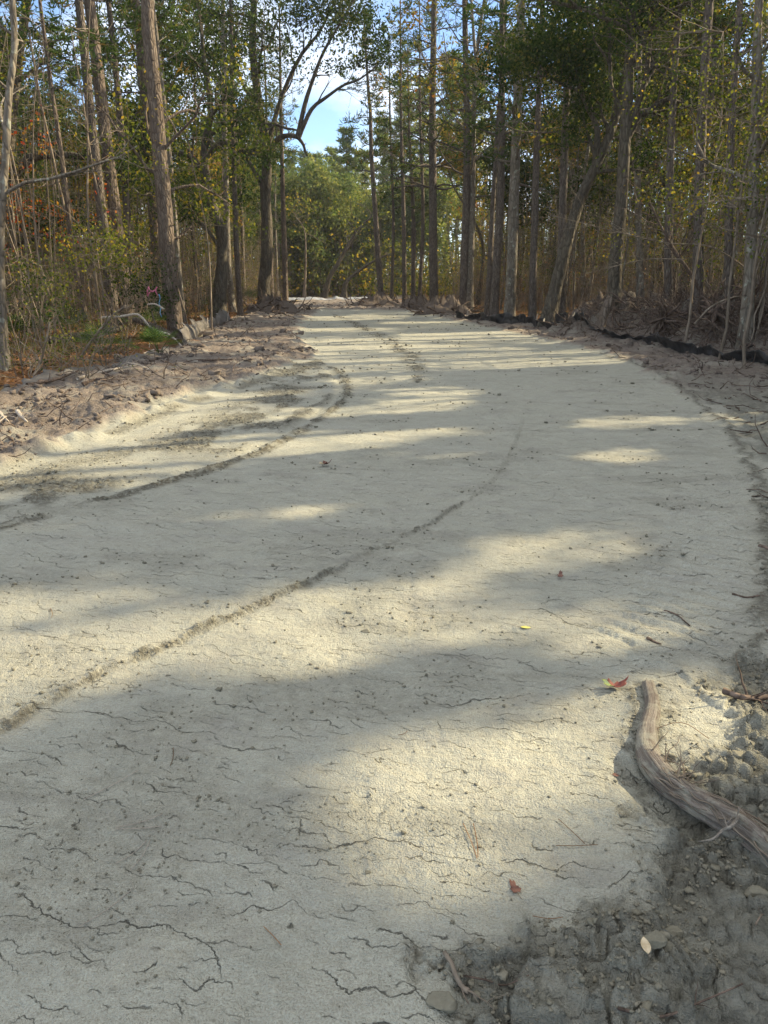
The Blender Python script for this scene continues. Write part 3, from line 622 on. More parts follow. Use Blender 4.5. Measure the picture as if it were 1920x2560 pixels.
for k in range(58):
    s = spot(1, -6, 62, 24, 2.0, 1.5, near=27)
    if not s or shadow_hits(*s): continue
    x, y = s; g = np.array([x, y, 0]); h = random.uniform(9, 16)
    hardwood('leafy hardwood tree filling the shaded wood right of the road', [g, g + [R.normal() * .4, R.normal() * .3, h * .4], g + [R.normal() * .8, R.normal() * .6, h * .75]], random.uniform(.08, .18), h,
             leaf=random.choice(['oak_leaf', 'oak_leaf', 'olive_leaf', 'oak_leaf', 'olive_leaf'] if y < 34 else ['olive_leaf', 'gold_leaf', 'oak_leaf', 'oak_leaf']), boughs=10, per=20, leaf_size=.16 if y < 36 else .2, rad=.45, cull=True, group=SHO, from_=.22, bark=random.choice(['grey_bark', 'oak_bark']))
OFG = 'dense crowned trees beyond the right edge of the photo'
def dense(x, y, h, n=5200, rx=2.8):  # unseen shade trees; extra leaf fill added so the near road is shaded
    t = hardwood('dense crowned broadleaved tree out of view, filled out to shade the near road', [np.array([x, y, 0]), np.array([x + .2, y + .1, h * .4]), np.array([x, y - .2, h * .8])], .14, h, leaf='oak_leaf', boughs=5, depth=1, per=6, leaf_size=.2, rad=.4, cull=True, group=OFG, from_=.25, bark='oak_bark')
    d = R.normal(size=(n, 3)); d /= np.linalg.norm(d, axis=1)[:, None]; d *= (R.random(n) ** .4)[:, None]
    c = np.array([x, y, h * .60]) + d * np.array([rx, rx, h * .44]); c = c[shade_keep(c)]; c = c[fbm(c[:, 0] * .9, c[:, 1] * .9 + c[:, 2] * .8, 2, 77) > -.75]
    lf = MB(); lf.leaves(c, .28, tone_for(c), .6); o = [q for q in t.children if q.name.startswith('crown')]
    for q in o: bpy.data.objects.remove(q)
    lf.build('crown', M['oak_leaf'], t, np.array(t.location))
for x, y in [(x + (i % 2) * 1.7, y) for i, y in enumerate(np.arange(-5, 24, 2.9)) for x in (12.5, 17, 22, 27.5)]:
    x += R.normal() * .5; y = y + R.normal() * .5 + (x - 12) * .36
    x = max(x, .62 * y + 2.5)
    for _ in range(12):
        if not shadow_hits(x, y): break
        y += .3
    dense(x, y, random.uniform(10, 17))
# left side: a few kinds, copied
protoP = [pine('tall straight pine standing further back in the wood left of the road', [np.array([0, 0, 0.]), np.array([.2, .1, h * .5]), np.array([.3 * q, .1, h * .8])], r_, h, crown_from=cf, ntuft=260, leaf_size=.38, bark=b, group='pines further back in the wood left of the road')
          for q, (h, r_, cf, b) in enumerate(((18, .17, .4, 'pine_bark'), (21, .21, .5, 'red_bark'), (15, .13, .3, 'grey_bark')))]
protoH = [hardwood('leafy hardwood tree further back in the wood left of the road', [np.array([0, 0, 0.]), np.array([.4 * q - .4, .1, h * .4]), np.array([.6, .3 * q, h * .75])], r_, h, leaf=l, bark=b, boughs=10, per=15, leaf_size=.17, rad=.45, from_=.2, group='broadleaved trees further back in the wood left of the road')
          for q, (h, r_, l, b) in enumerate(((13, .14, 'oak_leaf', 'oak_bark'), (10, .10, 'olive_leaf', 'grey_bark'), (12, .12, 'oak_leaf', 'grey_bark'), (9, .08, 'gold_leaf', 'grey_bark')))]
used = set()
def put(proto, x, y, sc=None, label=None):
    z = tz(x, y); sc = sc or random.uniform(.85, 1.2); rz = random.uniform(0, 2 * pi)
    if proto.name not in used:
        used.add(proto.name); proto.location = (x, y, z); proto.rotation_euler = (0, 0, rz); proto.scale = (sc, sc, sc)
        if label: proto['label'] = label
        return proto
    return dup(proto, (x, y, z), rz, sc, label)
for k in range(46):
    s = spot(-1, 12, 88, 30, 2.0, 1.0, near=29)
    if s: put(random.choice(protoP) if k > 2 else protoP[k], *s)
for k in range(60):
    s = spot(-1, 10, 88, 26, 1.6, 2.0, near=30)
    if s: put(random.choice(protoH) if k > 3 else protoH[k], *s)
# far end: pines and leafy trees closing the view, sky gap above them
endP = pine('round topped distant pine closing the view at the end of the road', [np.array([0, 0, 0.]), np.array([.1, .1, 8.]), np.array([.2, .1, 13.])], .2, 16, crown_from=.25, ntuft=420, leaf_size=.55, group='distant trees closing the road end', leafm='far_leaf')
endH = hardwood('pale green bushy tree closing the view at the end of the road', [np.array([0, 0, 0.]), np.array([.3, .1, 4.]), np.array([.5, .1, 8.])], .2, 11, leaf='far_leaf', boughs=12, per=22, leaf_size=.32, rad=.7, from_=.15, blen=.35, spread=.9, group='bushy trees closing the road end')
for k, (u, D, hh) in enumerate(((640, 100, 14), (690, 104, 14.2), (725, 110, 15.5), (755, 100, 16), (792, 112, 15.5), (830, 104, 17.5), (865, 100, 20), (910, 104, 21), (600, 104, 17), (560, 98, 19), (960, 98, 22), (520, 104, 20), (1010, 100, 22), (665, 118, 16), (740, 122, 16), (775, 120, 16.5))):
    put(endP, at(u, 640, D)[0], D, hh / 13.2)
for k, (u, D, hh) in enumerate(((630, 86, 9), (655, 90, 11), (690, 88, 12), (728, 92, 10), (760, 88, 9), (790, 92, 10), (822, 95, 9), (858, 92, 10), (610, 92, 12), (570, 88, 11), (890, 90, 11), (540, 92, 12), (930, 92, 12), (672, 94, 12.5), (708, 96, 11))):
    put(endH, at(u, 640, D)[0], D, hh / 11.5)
# bare leaning limbs at the road end
for (uv, r_, lab) in (([(700, 652), (712, 600), (735, 560), (770, 500), (800, 470)], .32, 'dark bare oak slanting right at the end of the road, left one of two'),
                      ([(742, 650), (748, 610), (775, 585), (815, 560), (845, 548)], .30, 'low bare oak limb slanting right at the end of the road, right one of two'),
                      ([(657, 650), (660, 570), (658, 500), (640, 470)], .17, 'pale bare forked tree left of the slanting oaks at the road end')):
    pp = [at(u, v, 80) for u, v in uv]
    hardwood(lab, pp, r_, pp[-1][2] + .5, name='bare_tree', bark='oak_bark' if r_ > .29 else 'twig', boughs=9, per=1, leaf_size=.25, from_=.35, blen=.5, leaf='olive_leaf')

# ------------------------------------------------------------------ saplings and shrubs (copies)
def make_sapling(h, r_, leaf, nl, label, group, tw=22, bark='twig'):
    b = np.zeros(3); t = thing('sapling', label, 'sapling', b, group)
    pts = wander([0, 0, -.1], [R.normal() * .05, R.normal() * .05, 1], h, 12, .035, .03)
    mb = MB(); mb.tube(pts, np.linspace(r_, r_ * .25, 12), 6, .3); mb.build('trunk', M[bark], t)
    tips = []; lb = MB()
    for k in range(tw):
        i = random.randint(3, 11); a = random.random() * 6.28
        branch(lb, pts[i], [cos(a), sin(a), random.uniform(-.1, .8)], random.uniform(.6, 1.7), r_ * .28, 1, tips, .2, .03, (1, 3), 3, .7)
    lb.build('twigs', M[bark], t)
    if nl:
        c = puff(tips, nl * 2, .16); lf = MB(); lf.leaves(c, .06, tone_for(c), .6); lf.build('crown', M[leaf], t)
    return t
LS = 'thin twiggy sapling, one of the many stems crowding the wood left of the road'
RS = 'thin twiggy sapling, one of the many stems crowding the shaded wood right of the road'
sapL = [make_sapling(h, r_, l, nl, LS, 'saplings in the wood left of the road') for h, r_, l, nl in ((7, .035, 'olive_leaf', 1), (9, .05, 'brown_leaf', 0), (6, .025, 'olive_leaf', 3), (10, .06, 'gold_leaf', 2), (8, .04, 'oak_leaf', 3))]
sapR = [make_sapling(h, r_, l, nl, RS, 'saplings in the shaded wood right of the road', bark='grey_bark') for h, r_, l, nl in ((8, .04, 'olive_leaf', 4), (9, .05, 'brown_leaf', 0), (7, .03, 'oak_leaf', 3), (10, .065, 'gold_leaf', 2), (8, .04, 'olive_leaf', 2))]
placed_t = placed; placed = []
for k in range(145):
    s = spot(-1, 13, 80, 20, .55, .8)
    if s: put(sapL[k % 5 if s[1] > 27 or k < 5 else 1], *s)
for k in range(145):
    s = spot(1, 12, 75, 17, .55, 1.0)
    if s: put(sapR[k % 5], *s)

def make_shrub(h, w, leaf, nst, per, label, group, ls=.06, bark='twig', name='shrub'):
    t = thing(name, label, 'shrub', (0, 0, 0), group); lb = MB(); tips = []
    for k in range(nst):
        a = random.random() * 6.28; e = random.uniform(.35, 1.0)
        branch(lb, [R.normal() * .08, R.normal() * .08, -.05], [cos(a) * (1 - e) * w, sin(a) * (1 - e) * w, e], h * random.uniform(.6, 1.1), .012, 2, tips, .18, .03, (2, 4), 3, .6)
    lb.build('stems', M[bark], t)
    if per:
        c = puff(tips, per, .10); c = c[c[:, 2] > .05]; lf = MB(); lf.leaves(c, ls, tone_for(c), .55); lf.build('foliage', M[leaf], t)
    return t
shL = [make_shrub(*a) for a in ((1.8, 1.3, 'olive_leaf', 8, 2, 'knee to head high leafy shrub in the undergrowth left of the road', 'leafy undergrowth shrubs left'),
                                (2.4, 1.2, 'brown_leaf', 9, 0, 'tangled bare shrub of thin pale twigs in the wood left of the road', 'bare undergrowth shrubs left'),
                                (2.2, 1.2, 'oak_leaf', 8, 3, 'dark green leafy shrub in the undergrowth left of the road', 'dark undergrowth shrubs left'),
                                (3.6, 1.1, 'brown_leaf', 9, 0, 'tall bare shrub of arching pale twigs in the wood left of the road', 'tall bare shrubs left'))]
shR = [make_shrub(*a) for a in ((2.4, 1.3, 'brown_leaf', 10, 1, 'tangled brown shrub in the shaded undergrowth right of the road', 'brown undergrowth shrubs right'),
                                (3.2, 1.2, 'olive_leaf', 8, 3, 'yellow green leafy shrub in the shaded undergrowth right of the road', 'leafy undergrowth shrubs right'),
                                (3.0, 1.2, 'oak_leaf', 8, 2, 'dark leafy shrub in the shaded undergrowth right of the road', 'dark undergrowth shrubs right'),
                                (3.8, 1.0, 'brown_leaf', 10, 0, 'tall bare tangle of vines and twigs in the wood right of the road', 'tall bare shrubs right'))]
placed = []
for k in range(95):
    s = spot(-1, 12, 70, 13, .8, -.3)
    if s: put(shL[k % 4], *s)
for k in range(90):
    s = spot(1, 14, 70, 11, .8, .8)
    if s: put(shR[k % 4], *s)
for k, (u, D) in enumerate(((600, 84), (640, 86), (680, 84), (715, 87), (750, 85), (790, 86), (830, 84), (870, 82), (660, 92), (735, 92), (810, 90))):
    put((shL + shR)[k % 8], at(u, 640, D)[0], D, 1.3, 'scrubby brush behind the white sheeting at the end of the road')['group'] = 'brush behind the white sheeting'

def special(name, label, cat, base, h, leafm, per, ls, lean=(0, 0), bare='twig', n=7, rad=.22, w=.9):
    t = thing(name, label, cat, [base[0], base[1], tz(base[0], base[1])])
    lb = MB(); tips = []
    p = wander([0, 0, -.1], [lean[0], lean[1], 1], h, 9, .08, .02); tk = MB(); tk.tube(p, np.linspace(.035, .012, 9), 6); tk.build('trunk', M[bare], t)
    for k in range(n * 3):
        i = random.randint(4, 8); a = random.random() * 6.28
        branch(lb, p[i], [cos(a) * w, sin(a) * w, random.uniform(-.1, .5)], h * .28, .012, 1, tips, .2, 0, (2, 4), 3, .7)
    lb.build('twigs', M[bare], t); c = puff(tips, per, rad); lf = MB(); lf.leaves(c, ls, tone_for(c, base=.5), .7); lf.build('crown', M[leafm], t)
    return t
b = at(125, 700, 29); special('maple_sapling', 'small maple with red and orange leaves behind the leftmost trunks', 'tree', b, 6.8, 'red_leaf', 5, .12, (.02, 0), n=4)
b = at(80, 720, 26); special('maple_sapling', 'small maple with orange and tan leaves low behind the red maple', 'tree', b, 4.2, 'red_leaf', 4, .10, (.12, 0), n=3)
b = at(455, 690, 26); special('leafy_sapling', 'bright yellow green leafy sapling right of the thickest left pine', 'tree', b, 7.2, 'olive_leaf', 7, .12, (-.03, 0), n=7)
b = at(405, 690, 27); special('leafy_sapling', 'fine leaved green sapling tucked behind the thickest left pine', 'tree', b, 5.2, 'olive_leaf', 6, .11, (.03, 0), n=6)
for (u, D, h) in ((1560, 16, 6.2), (1480, 18, 6.8), (1620, 14.5, 5.0)):
    lab = {1560: 'yellow leaved sapling just left of the vine wrapped trunk', 1480: 'yellow green sapling between the slim dark pine and the vine wrapped trunk', 1620: 'sapling with scattered yellow star shaped leaves at the right edge of the photo'}[u]
    special('leafy_sapling', lab, 'tree', at(u, 720, D), h, 'olive_leaf', 9, .06, (0, 0), n=9, w=1.0)
b = at(150, 715, 17); special('leafy_shrub', 'green leafy bush around the foot of the purplish plated pine', 'shrub', at(235, 700, 20), 2.8, 'olive_leaf', 7, .07, (0, 0), n=7)
special('leafy_shrub', 'grey green bush beside the pink flagging tape', 'shrub', at(340, 700, 22.5), 2.0, 'oak_leaf', 7, .07, (0, 0), n=5)
special('leafy_shrub', 'dusty green thicket shrub left of the palmettos', 'shrub', at(140, 700, 20), 2.2, 'olive_leaf', 5, .07, (0, 0), n=6)

# ------------------------------------------------------------------ palmettos
def palmetto(label, u, v, s=1.0):
    g = gnd(u, v); t = thing('palmetto', label, 'palmetto', [g[0], g[1], tz(g[0], g[1])], 'palmettos in the undergrowth left')
    for k in range(9):
        a = random.random() * 6.28; e = random.uniform(.5, 1.2); st = wander([0, 0, 0], [cos(a) * cos(e), sin(a) * cos(e), sin(e)], .45 * s, 5, .05, -.02)
        fb = MB(); fb.tube(st, .008, 3, .4); tip = st[-1]; d = st[-1] - st[-2]; d /= np.linalg.norm(d); sd = np.cross(d, [0, 0, 1]); sd /= np.linalg.norm(sd)
        for j in np.linspace(-1.25, 1.25, 13):
            w = d * cos(j) + sd * sin(j); e2 = tip + w * .42 * s + [0, 0, -.06 * s]; mid = tip + w * .22 * s; nrm = np.cross(w, np.cross(d, sd)); nrm /= np.linalg.norm(nrm) + 1e-6
            fb.add(np.array([tip, mid + nrm * .016, e2, mid - nrm * .016]), [[0, 1, 2, 3]], R.random() * .6 + (.4 if k == 0 else 0))
        fb.build('frond', M['palm_leaf'], t)
    return t
for u, v, s, lab in ((45, 745, 1.3, 'palmetto in shade near the leftmost trunk'), (147, 725, 1.3, 'bright green palmetto under the slim leaning pine'), (222, 765, 1.1, 'palmetto with drooping pale frond in front of the purplish pine'),
                     (322, 715, 1.4, 'dark palmetto left of the thickest pine, below the pink tape'), (345, 770, .9, 'small palmetto beside the end of the white arching branch'), (470, 672, 1.6, 'palmetto behind the silt fence right of the thickest left pine'),
                     (545, 662, 1.8, 'far palmetto left of the arching oak foot'), (108, 715, 1.0, 'small palmetto left of the bright green one')):
    palmetto(lab, u, v, s * 1.05)

# ------------------------------------------------------------------ distant wood: stuff
def distant():
    mb = MB(); lf = MB()
    def col(x, y):
        h = random.uniform(13, 20); p = wander([x, y, -.2], [R.normal() * .04, R.normal() * .04, 1], h, 6, .03, .03); mb.tube(p, np.linspace(random.uniform(.06, .2), .03, 6), 5)
        for _ in range(5):
            i = random.randint(1, 5); a = random.random() * 6.28; mb.tube(wander(p[i], [cos(a), sin(a), .3], random.uniform(1.5, 3), 4, .25), [.03, .02, .015, .008], 3)
    for k in range(760):
        q = random.random()
        if q < .38: x = -random.uniform(30, 60); y = random.uniform(12, 105)
        elif q < .74: x = random.uniform(28, 60); y = random.uniform(12, 105)
        else:
            y = random.uniform(100, 125); x = random.uniform(-55, 55)
            if -14 < x < 4: continue
        if k > 600: x, y = random.uniform(9, 30), random.uniform(64, 100)
        col(x, y)
    n = 130000
    side = R.random(n)
    x = np.where(side < .38, -R.uniform(30, 58, n), np.where(side < .76, R.uniform(28, 56, n), R.uniform(-50, 50, n)))
    y = np.where(side < .76, R.uniform(14, 110, n), R.uniform(100, 122, n)); z = R.uniform(.1, 17, n)
    k = fbm(x * .35, y * .35 + z * .3, 3, 400) > -.15
    k &= ~((side >= .76) & (x > -17) & (x < 5) & (z > 9))
    c = np.stack([x, y, z], -1)[k]; c = c[shade_keep(c)]; lf.leaves(c, .5, tone_for(c, 410), .6)
    o = lf.build('distant_foliage', M['oak_leaf']); tag(o, 'mass of dark foliage filling the depth of the woods on both sides', 'foliage', kind='stuff')
    n = 120000; side = R.random(n); x = np.where(side < .3, -R.uniform(24, 58, n), np.where(side < .62, R.uniform(22, 56, n), R.uniform(-50, 50, n)))
    y = np.where(side < .62, R.uniform(16, 110, n), R.uniform(96, 124, n)); z = R.gamma(1.8, 1.9, n) + .25; k = fbm(x * .5, y * .5 + z * .4, 3, 402) > -.35
    c = np.stack([x, y, z], -1)[k]; e = np.stack([R.uniform(-22, 16, 26000), R.uniform(80, 99, 26000), R.gamma(1.5, 1.3, 26000) + .3], -1); e = e[fbm(e[:, 0] * .5, e[:, 1] * .5 + e[:, 2] * .7, 3, 405) > -.2]; e2 = np.stack([R.uniform(6, 32, 60000), R.uniform(62, 100, 60000), R.gamma(1.8, 2.2, 60000) + .2], -1); e2 = e2[(e2[:, 0] > xr(e2[:, 1]) + 2) & (fbm(e2[:, 0] * .5, e2[:, 1] * .5 + e2[:, 2] * .5, 3, 406) > -.3)]; e2 = e2[shade_keep(e2)]; c = np.vstack([c, e, e2]); l2 = MB(); l2.leaves(c, .38, tone_for(c, 412, .3, .6), .5); o = l2.build('distant_brush', M['olive_leaf']); tag(o, 'low yellow brown brush filling the far depth under the trees', 'brush', kind='stuff')
    o = mb.build('distant_trunks', M['grey_bark']); tag(o, 'crowd of grey trunks fading into the depth of the woods', 'woods', kind='stuff')
    # low tangle of stems and brush between the nearer trees
    st = MB(); lv = MB()
    for k in range(6600):
        sd = -1 if k % 2 else 1; y = random.uniform(13, 85); dx = random.uniform(.3, 30); x = xr(y) + dx + .8 if sd > 0 else xl(y) - dx
        if k > 5700: x, y = random.uniform(-24, 16), random.uniform(79, 100)
        h = random.uniform(1.5, 10); w = wander([x, y, 0], [R.normal() * .09, R.normal() * .09, 1], h, 5, .05); st.tube(w, np.linspace(random.uniform(.008, .028), .005, 5), 3)
        for _ in range(3):
            i = random.randint(1, 4); a = random.random() * 6.28; st.tube(wander(w[i], [cos(a), sin(a), random.uniform(-.2, .6)], random.uniform(.5, 1.6), 4, .25), [.008, .006, .005, .003], 3)
    o = st.build('brush_stems', M['twig']); tag(o, 'uncountable thin stems and twigs between the trees of both woods', 'brush', kind='stuff')
    n = 95000; y = R.uniform(13, 88, n); sd = R.random(n) < .5; dx = R.uniform(.6, 30, n); x = np.where(sd, xr(y) + dx + .8, xl(y) - dx)
    z = R.gamma(1.6, 1.5, n); k = fbm(x * .7, y * .5 + z, 3, 420) > .0; c = np.stack([x, y, z + .1], -1)[k]; c = c[(c[:, 1] > 28) | (c[:, 0] > 0) | (R.random(len(c)) < .25) | (c[:, 2] < 1.6)]
    m = R.random(len(c)) < .4
    lv.leaves(c[m], .11, tone_for(c[m], 430), .6); o = lv.build('brush_leaves', M['oak_mix']); tag(o, 'sparse green leaves of the brush between the trees', 'brush', kind='stuff')
    lv = MB(); lv.leaves(c[~m], .11, tone_for(c[~m], 440), .6); o = lv.build('dry_brush_leaves', M['brown_leaf']); tag(o, 'dry brown leaves hanging in the brush between the trees', 'brush', kind='stuff')
distant()

# ------------------------------------------------------------------ forest floor litter, grass, crumbs of soil
def scatter():
    n = 60000; y = 8 + 60 * R.random(n) ** 1.6; sd = R.random(n) < .7; dx = -1.5 + R.random(n) ** 1.3 * 20
    x = np.where(sd, xl(y) - dx, xr(y) + dx); z, a = terrain(x, y); k = a['litter'] > .45
    c = np.stack([x, y, z + .015 + .02 * R.random(n)], -1)[k]; mb = MB(); d = R.normal(size=(len(c), 3)); d[:, 2] *= .25
    mb.leaves(c, .10, tone_for(c, 500, .3), .6, .0, d); tag(mb.build('leaf_litter', M['brown_leaf']), 'orange brown fallen leaves and needles covering the forest floor', 'leaf litter', kind='stuff')
    n = 16000; y = 10 + 45 * R.random(n) ** 1.5; sd = R.random(n) < .75; dx = -.6 + R.random(n) * 14; x = np.where(sd, xl(y) - dx, xr(y) + dx + .8); z, a = terrain(x, y)
    k = (a['litter'] > .6) & (fbm(x * .6, y * .6, 3, 510) > .05); c = np.stack([x, y, z + .13], -1)[k]; d = R.normal(size=(len(c), 3)) * .35; d[:, 2] = 1
    mb = MB(); mb.leaves(c, .34, tone_for(c, 520, .3), .05, 0, d); tag(mb.build('grass', M['grass']), 'straw coloured and olive grass tufts on the forest floor', 'grass', kind='stuff')
    # crumbs of clay: small faceted lumps
    ico = bpy.data.meshes.new('t'); import bmesh; bm = bmesh.new(); bmesh.ops.create_cube(bm, size=1.0); bmesh.ops.subdivide_edges(bm, edges=bm.edges[:], cuts=1, use_grid_fill=True)
    bv = np.array([v.co[:] for v in bm.verts]); bv = .55 * bv / np.linalg.norm(bv, axis=1)[:, None] + .8 * bv; bf = np.array([[v.index for v in f.verts] for f in bm.faces]); bm.free(); bpy.data.meshes.remove(ico)
    def lumps(x, y, sz, name, mat, label, cat, sink=.25, flat=.7):
        z = tzs(x, y); m = len(x); mb = MB()
        sc = sz[:, None] * (.6 + .8 * R.random((m, 3))) * np.array([1, 1, flat])
        v = bv[None] * (1 + .26 * R.normal(size=(m, len(bv), 1))) * .8 * sc[:, None]; a = R.random(m) * 6.28; ca, sa = np.cos(a)[:, None], np.sin(a)[:, None]
        v = np.stack([v[..., 0] * ca - v[..., 1] * sa, v[..., 0] * sa + v[..., 1] * ca, v[..., 2]], -1) + np.stack([x, y, z + sz * (1 - sink) * .5], -1)[:, None]
        f = bf[None] + (np.arange(m) * len(bv))[:, None, None]
        mb.add(v.reshape(-1, 3), f.reshape(-1, 4), np.repeat(R.random(m), len(bf))); o = mb.build(name, mat); tag(o, label, cat, kind='stuff'); return o
    n = 130000; D = .9 * np.exp(R.random(n) * math.log(8.0)); th = R.uniform(radians(0), radians(36), n); x, y = D * np.sin(th), D * np.cos(th)
    _, a = terrain(x, y); w = a['rough'] * sm(-.3, .6, fbm(x * 4, y * 4, 3, 530)) * .30; k = R.random(n) < w
    sz = .0017 * D ** .6 * np.exp(R.normal(size=n) * .7)
    lumps(x[k], y[k], np.minimum(sz[k], .03), 'clay_crumbs', M['clod'], 'loose grey clay crumbs over the churned ground at the lower right', 'clay crumbs')
    n = 160000; D = 1.2 * np.exp(R.random(n) * math.log(34)); th = R.uniform(-radians(33), radians(33), n); x, y = D * np.sin(th), D * np.cos(th)
    _, a = terrain(x, y); k = R.random(n) < a['dark'] * .3 * a['road'] + a['road'] * .005
    sz = .0017 * D ** .75 * np.exp(R.normal(size=n) * .4); lumps(x[k], y[k], np.minimum(sz[k], .05), 'road_crumbs', M['clod'], 'small clay crumbs along the ridges and seams of the road', 'clay crumbs')
    n = 90000; D = 4 * np.exp(R.random(n) * math.log(16)); th = R.uniform(-radians(34), radians(34), n); x, y = D * np.sin(th), D * np.cos(th)
    _, a = terrain(x, y); w = (1 - a['road']) * (1 - a['clay']) * (1 - a['litter']) * sm(-.3, .5, fbm(x * 1.5, y * 1.5, 3, 540)); k = R.random(n) < w * .3
    sz = .0055 * D ** .55 * np.exp(R.normal(size=n) * .5); lumps(x[k], y[k], np.minimum(sz[k], .12), 'soil_clods', M['soil_clod'], 'brown soil clods strewn along both verges of the road', 'soil clods')
    # broken roots and sticks on the verges
    mb = MB(); cnt = 0
    while cnt < 1500:
        D = 5 * math.exp(random.random() * math.log(11)); t = random.uniform(-radians(33), radians(33)); x, y = D * sin(t), D * cos(t)
        _, a = terrain(np.array([x]), np.array([y]))
        if a['road'][0] > .1 or (a['litter'][0] > .5 and random.random() < .6): cnt += .2; continue
        L = random.uniform(.1, .5) * (1 + D * .02); w = wander([x, y, 0], [R.normal(), R.normal(), R.normal() * .25], L, 5, .3); w[:, 2] += tzs(w[:, 0], w[:, 1]) + .02; mb.tube(w, np.linspace(.006 + .0003 * D, .003, 5), 3); cnt += 1
    tag(mb.build('root_fragments', M['root']), 'torn root fragments and twigs strewn over the verges', 'root fragments', kind='stuff')
n = NT('clod'); v = n.obj(); f = n.noise(v, 60, 4, .7); M['clod'] = n.fin(n.mix(n.attr('tone'), n.mix(f, (.10, .095, .072), (.22, .205, .155)), n.mix(f, (.14, .13, .10), (.26, .24, .185))), .95, f, .6, .006, .1)
n = NT('soil_clod'); v = n.obj(); f = n.noise(v, 30, 4, .7); M['soil_clod'] = n.fin(n.mix(n.attr('tone'), n.mix(f, (.065, .052, .044), (.14, .112, .094)), n.mix(f, (.12, .097, .08), (.24, .20, .17))), .95, f, .6, .01, .1)
scatter()

# ------------------------------------------------------------------ root and debris pile, right
t = thing('root_pile', 'tangled heap of uprooted roots and brown soil behind the black fence on the right', 'root pile', [14, 18, tz(14, 18)]); b0 = np.array(t.location)
mb = MB(); k = 0
while k < 2600:
    u = random.uniform(1190, 1800); D = random.uniform(15, 25); g = at(u, 700, D); x, y = g[0], g[1]
    pl = terrain(np.array([x]), np.array([y])); pz = pl[0][0]
    if pl[1]['pile'][0] < .15: k += .1; continue
    L = random.uniform(.3, 1.3); w = wander([x, y, pz + random.uniform(-.05, .15)], [R.normal(), R.normal(), R.normal() * .4 + .1], L, 7, .35); mb.tube(w, np.linspace(random.choice((.006, .01, .014, .03)), .003, 7), 4); k += 1
mb.build('roots', M['root'], t, b0)
mb = MB()
for (u, v, D, s_) in ((1620, 655, 17, .35), (1545, 670, 18, .3), (1430, 690, 20, .3)):
    p = at(u, v, D)
    for _ in range(26): mb.tube(wander(p, R.normal(size=3), random.uniform(.5, 1.1), 7, .3), np.linspace(random.uniform(.02, .06), .006, 7), 5)
mb.build('root_ball', M['root'], t, b0)
def stick(name, label, cat, pts, r0, r1, mat='root', n=14, forks=0, fl=.3, rough=.06, sides=7, group=None):
    pts = spline(pts, n) + 0.0; base = pts[0].copy(); t = thing(name, label, cat, base, group); mb = MB(); rr = np.linspace(r0, r1, n)
    mb.tube(pts, rr, sides, .3, rough, True); mb.build('stem', M[mat], t, base, True)
    if forks:
        fb = MB()
        for k in range(forks):
            i = random.randint(n // 4, n - 2); tg = pts[i + 1] - pts[i]; tg /= np.linalg.norm(tg)
            branch(fb, pts[i], tg + R.normal(size=3) * .6, fl * random.uniform(.5, 1.3), rr[i] * .5, 1, [], .2, 0, (1, 3), 4, .6)
        fb.build('branches', M[mat], t, base)
    return t
stick('broken_stump', 'short reddish broken stump standing upright in the root pile', 'stump', [at(1298, 705, 19.5), at(1308, 670, 19.5), at(1322, 643, 19.5)], .11, .13, 'red_bark', rough=.1, sides=10)
stick('dead_branch', 'thin dead tree leaning up left out of the root pile', 'branch', [at(1530, 660, 19), at(1490, 590, 19), at(1450, 530, 19), at(1428, 490, 19), at(1405, 440, 19)], .05, .02, 'root', forks=10, fl=1.2)
stick('fallen_tree_top', 'bare pale branches fanning left and right above the leaning dead tree', 'branch', [at(1640, 600, 18.5), at(1540, 535, 18.5), at(1440, 525, 18.5), at(1330, 500, 18.5), at(1190, 465, 18.5)], .02, .006, 'twig', forks=26, fl=1.5, n=20)
stick('fallen_tree_top', 'second spray of bare pale twigs low in front of the large dark oak', 'branch', [at(1480, 560, 18), at(1400, 560, 18), at(1330, 575, 18), at(1270, 590, 18)], .014, .005, 'twig', forks=14, fl=.9)
stick('dead_branch', 'pale weathered branch stub sticking up from the right end of the root pile', 'branch', [at(1500, 700, 16.8), at(1540, 660, 16.8), at(1600, 640, 16.8), at(1659, 655, 16.8)], .022, .01, 'twig', forks=5, fl=.5)
# left: dead branches over the palmettos and around the verge
stick('dead_branch', 'white arching dead branch left of the thickest pine', 'branch', [at(220, 686, 19.5), at(268, 683, 19.5), at(300, 680, 19.5), at(330, 712, 19.5), at(370, 725, 19.5), at(410, 770, 19.2)], .035, .022, 'dead_wood', forks=6, fl=.6)
stick('dead_branch', 'short white curved branch end above the arching one', 'branch', [at(318, 658, 19.7), at(335, 657, 19.7), at(355, 668, 19.7)], .02, .022, 'dead_wood')
stick('dead_branch', 'dark bent branch rising right from the bare bush in front of the palmettos', 'branch', [at(150, 820, 15.5), at(165, 790, 15.5), at(195, 740, 15.5), at(235, 690, 15.5), at(272, 660, 15.5)], .04, .02, 'twig', forks=10, fl=.7)
stick('dead_branch', 'forked brown branch curving up at the lower left beside the leftmost trunk', 'branch', [at(28, 880, 12.6), at(60, 830, 12.8), at(85, 790, 13), at(98, 745, 13), at(108, 695, 13)], .03, .012, 'twig', forks=9, fl=.6)
stick('fallen_log', 'mossy fallen log lying behind the palmettos on the left', 'log', [at(100, 735, 20) , at(200, 722, 20.5), at(262, 710, 21)], .11, .08, 'oak_bark')
stick('fallen_log', 'brown fallen trunk slanting down to the foot of the thickest pine', 'log', [at(290, 690, 23), at(340, 708, 22.6), at(378, 728, 22.2)], .09, .08, 'red_bark')
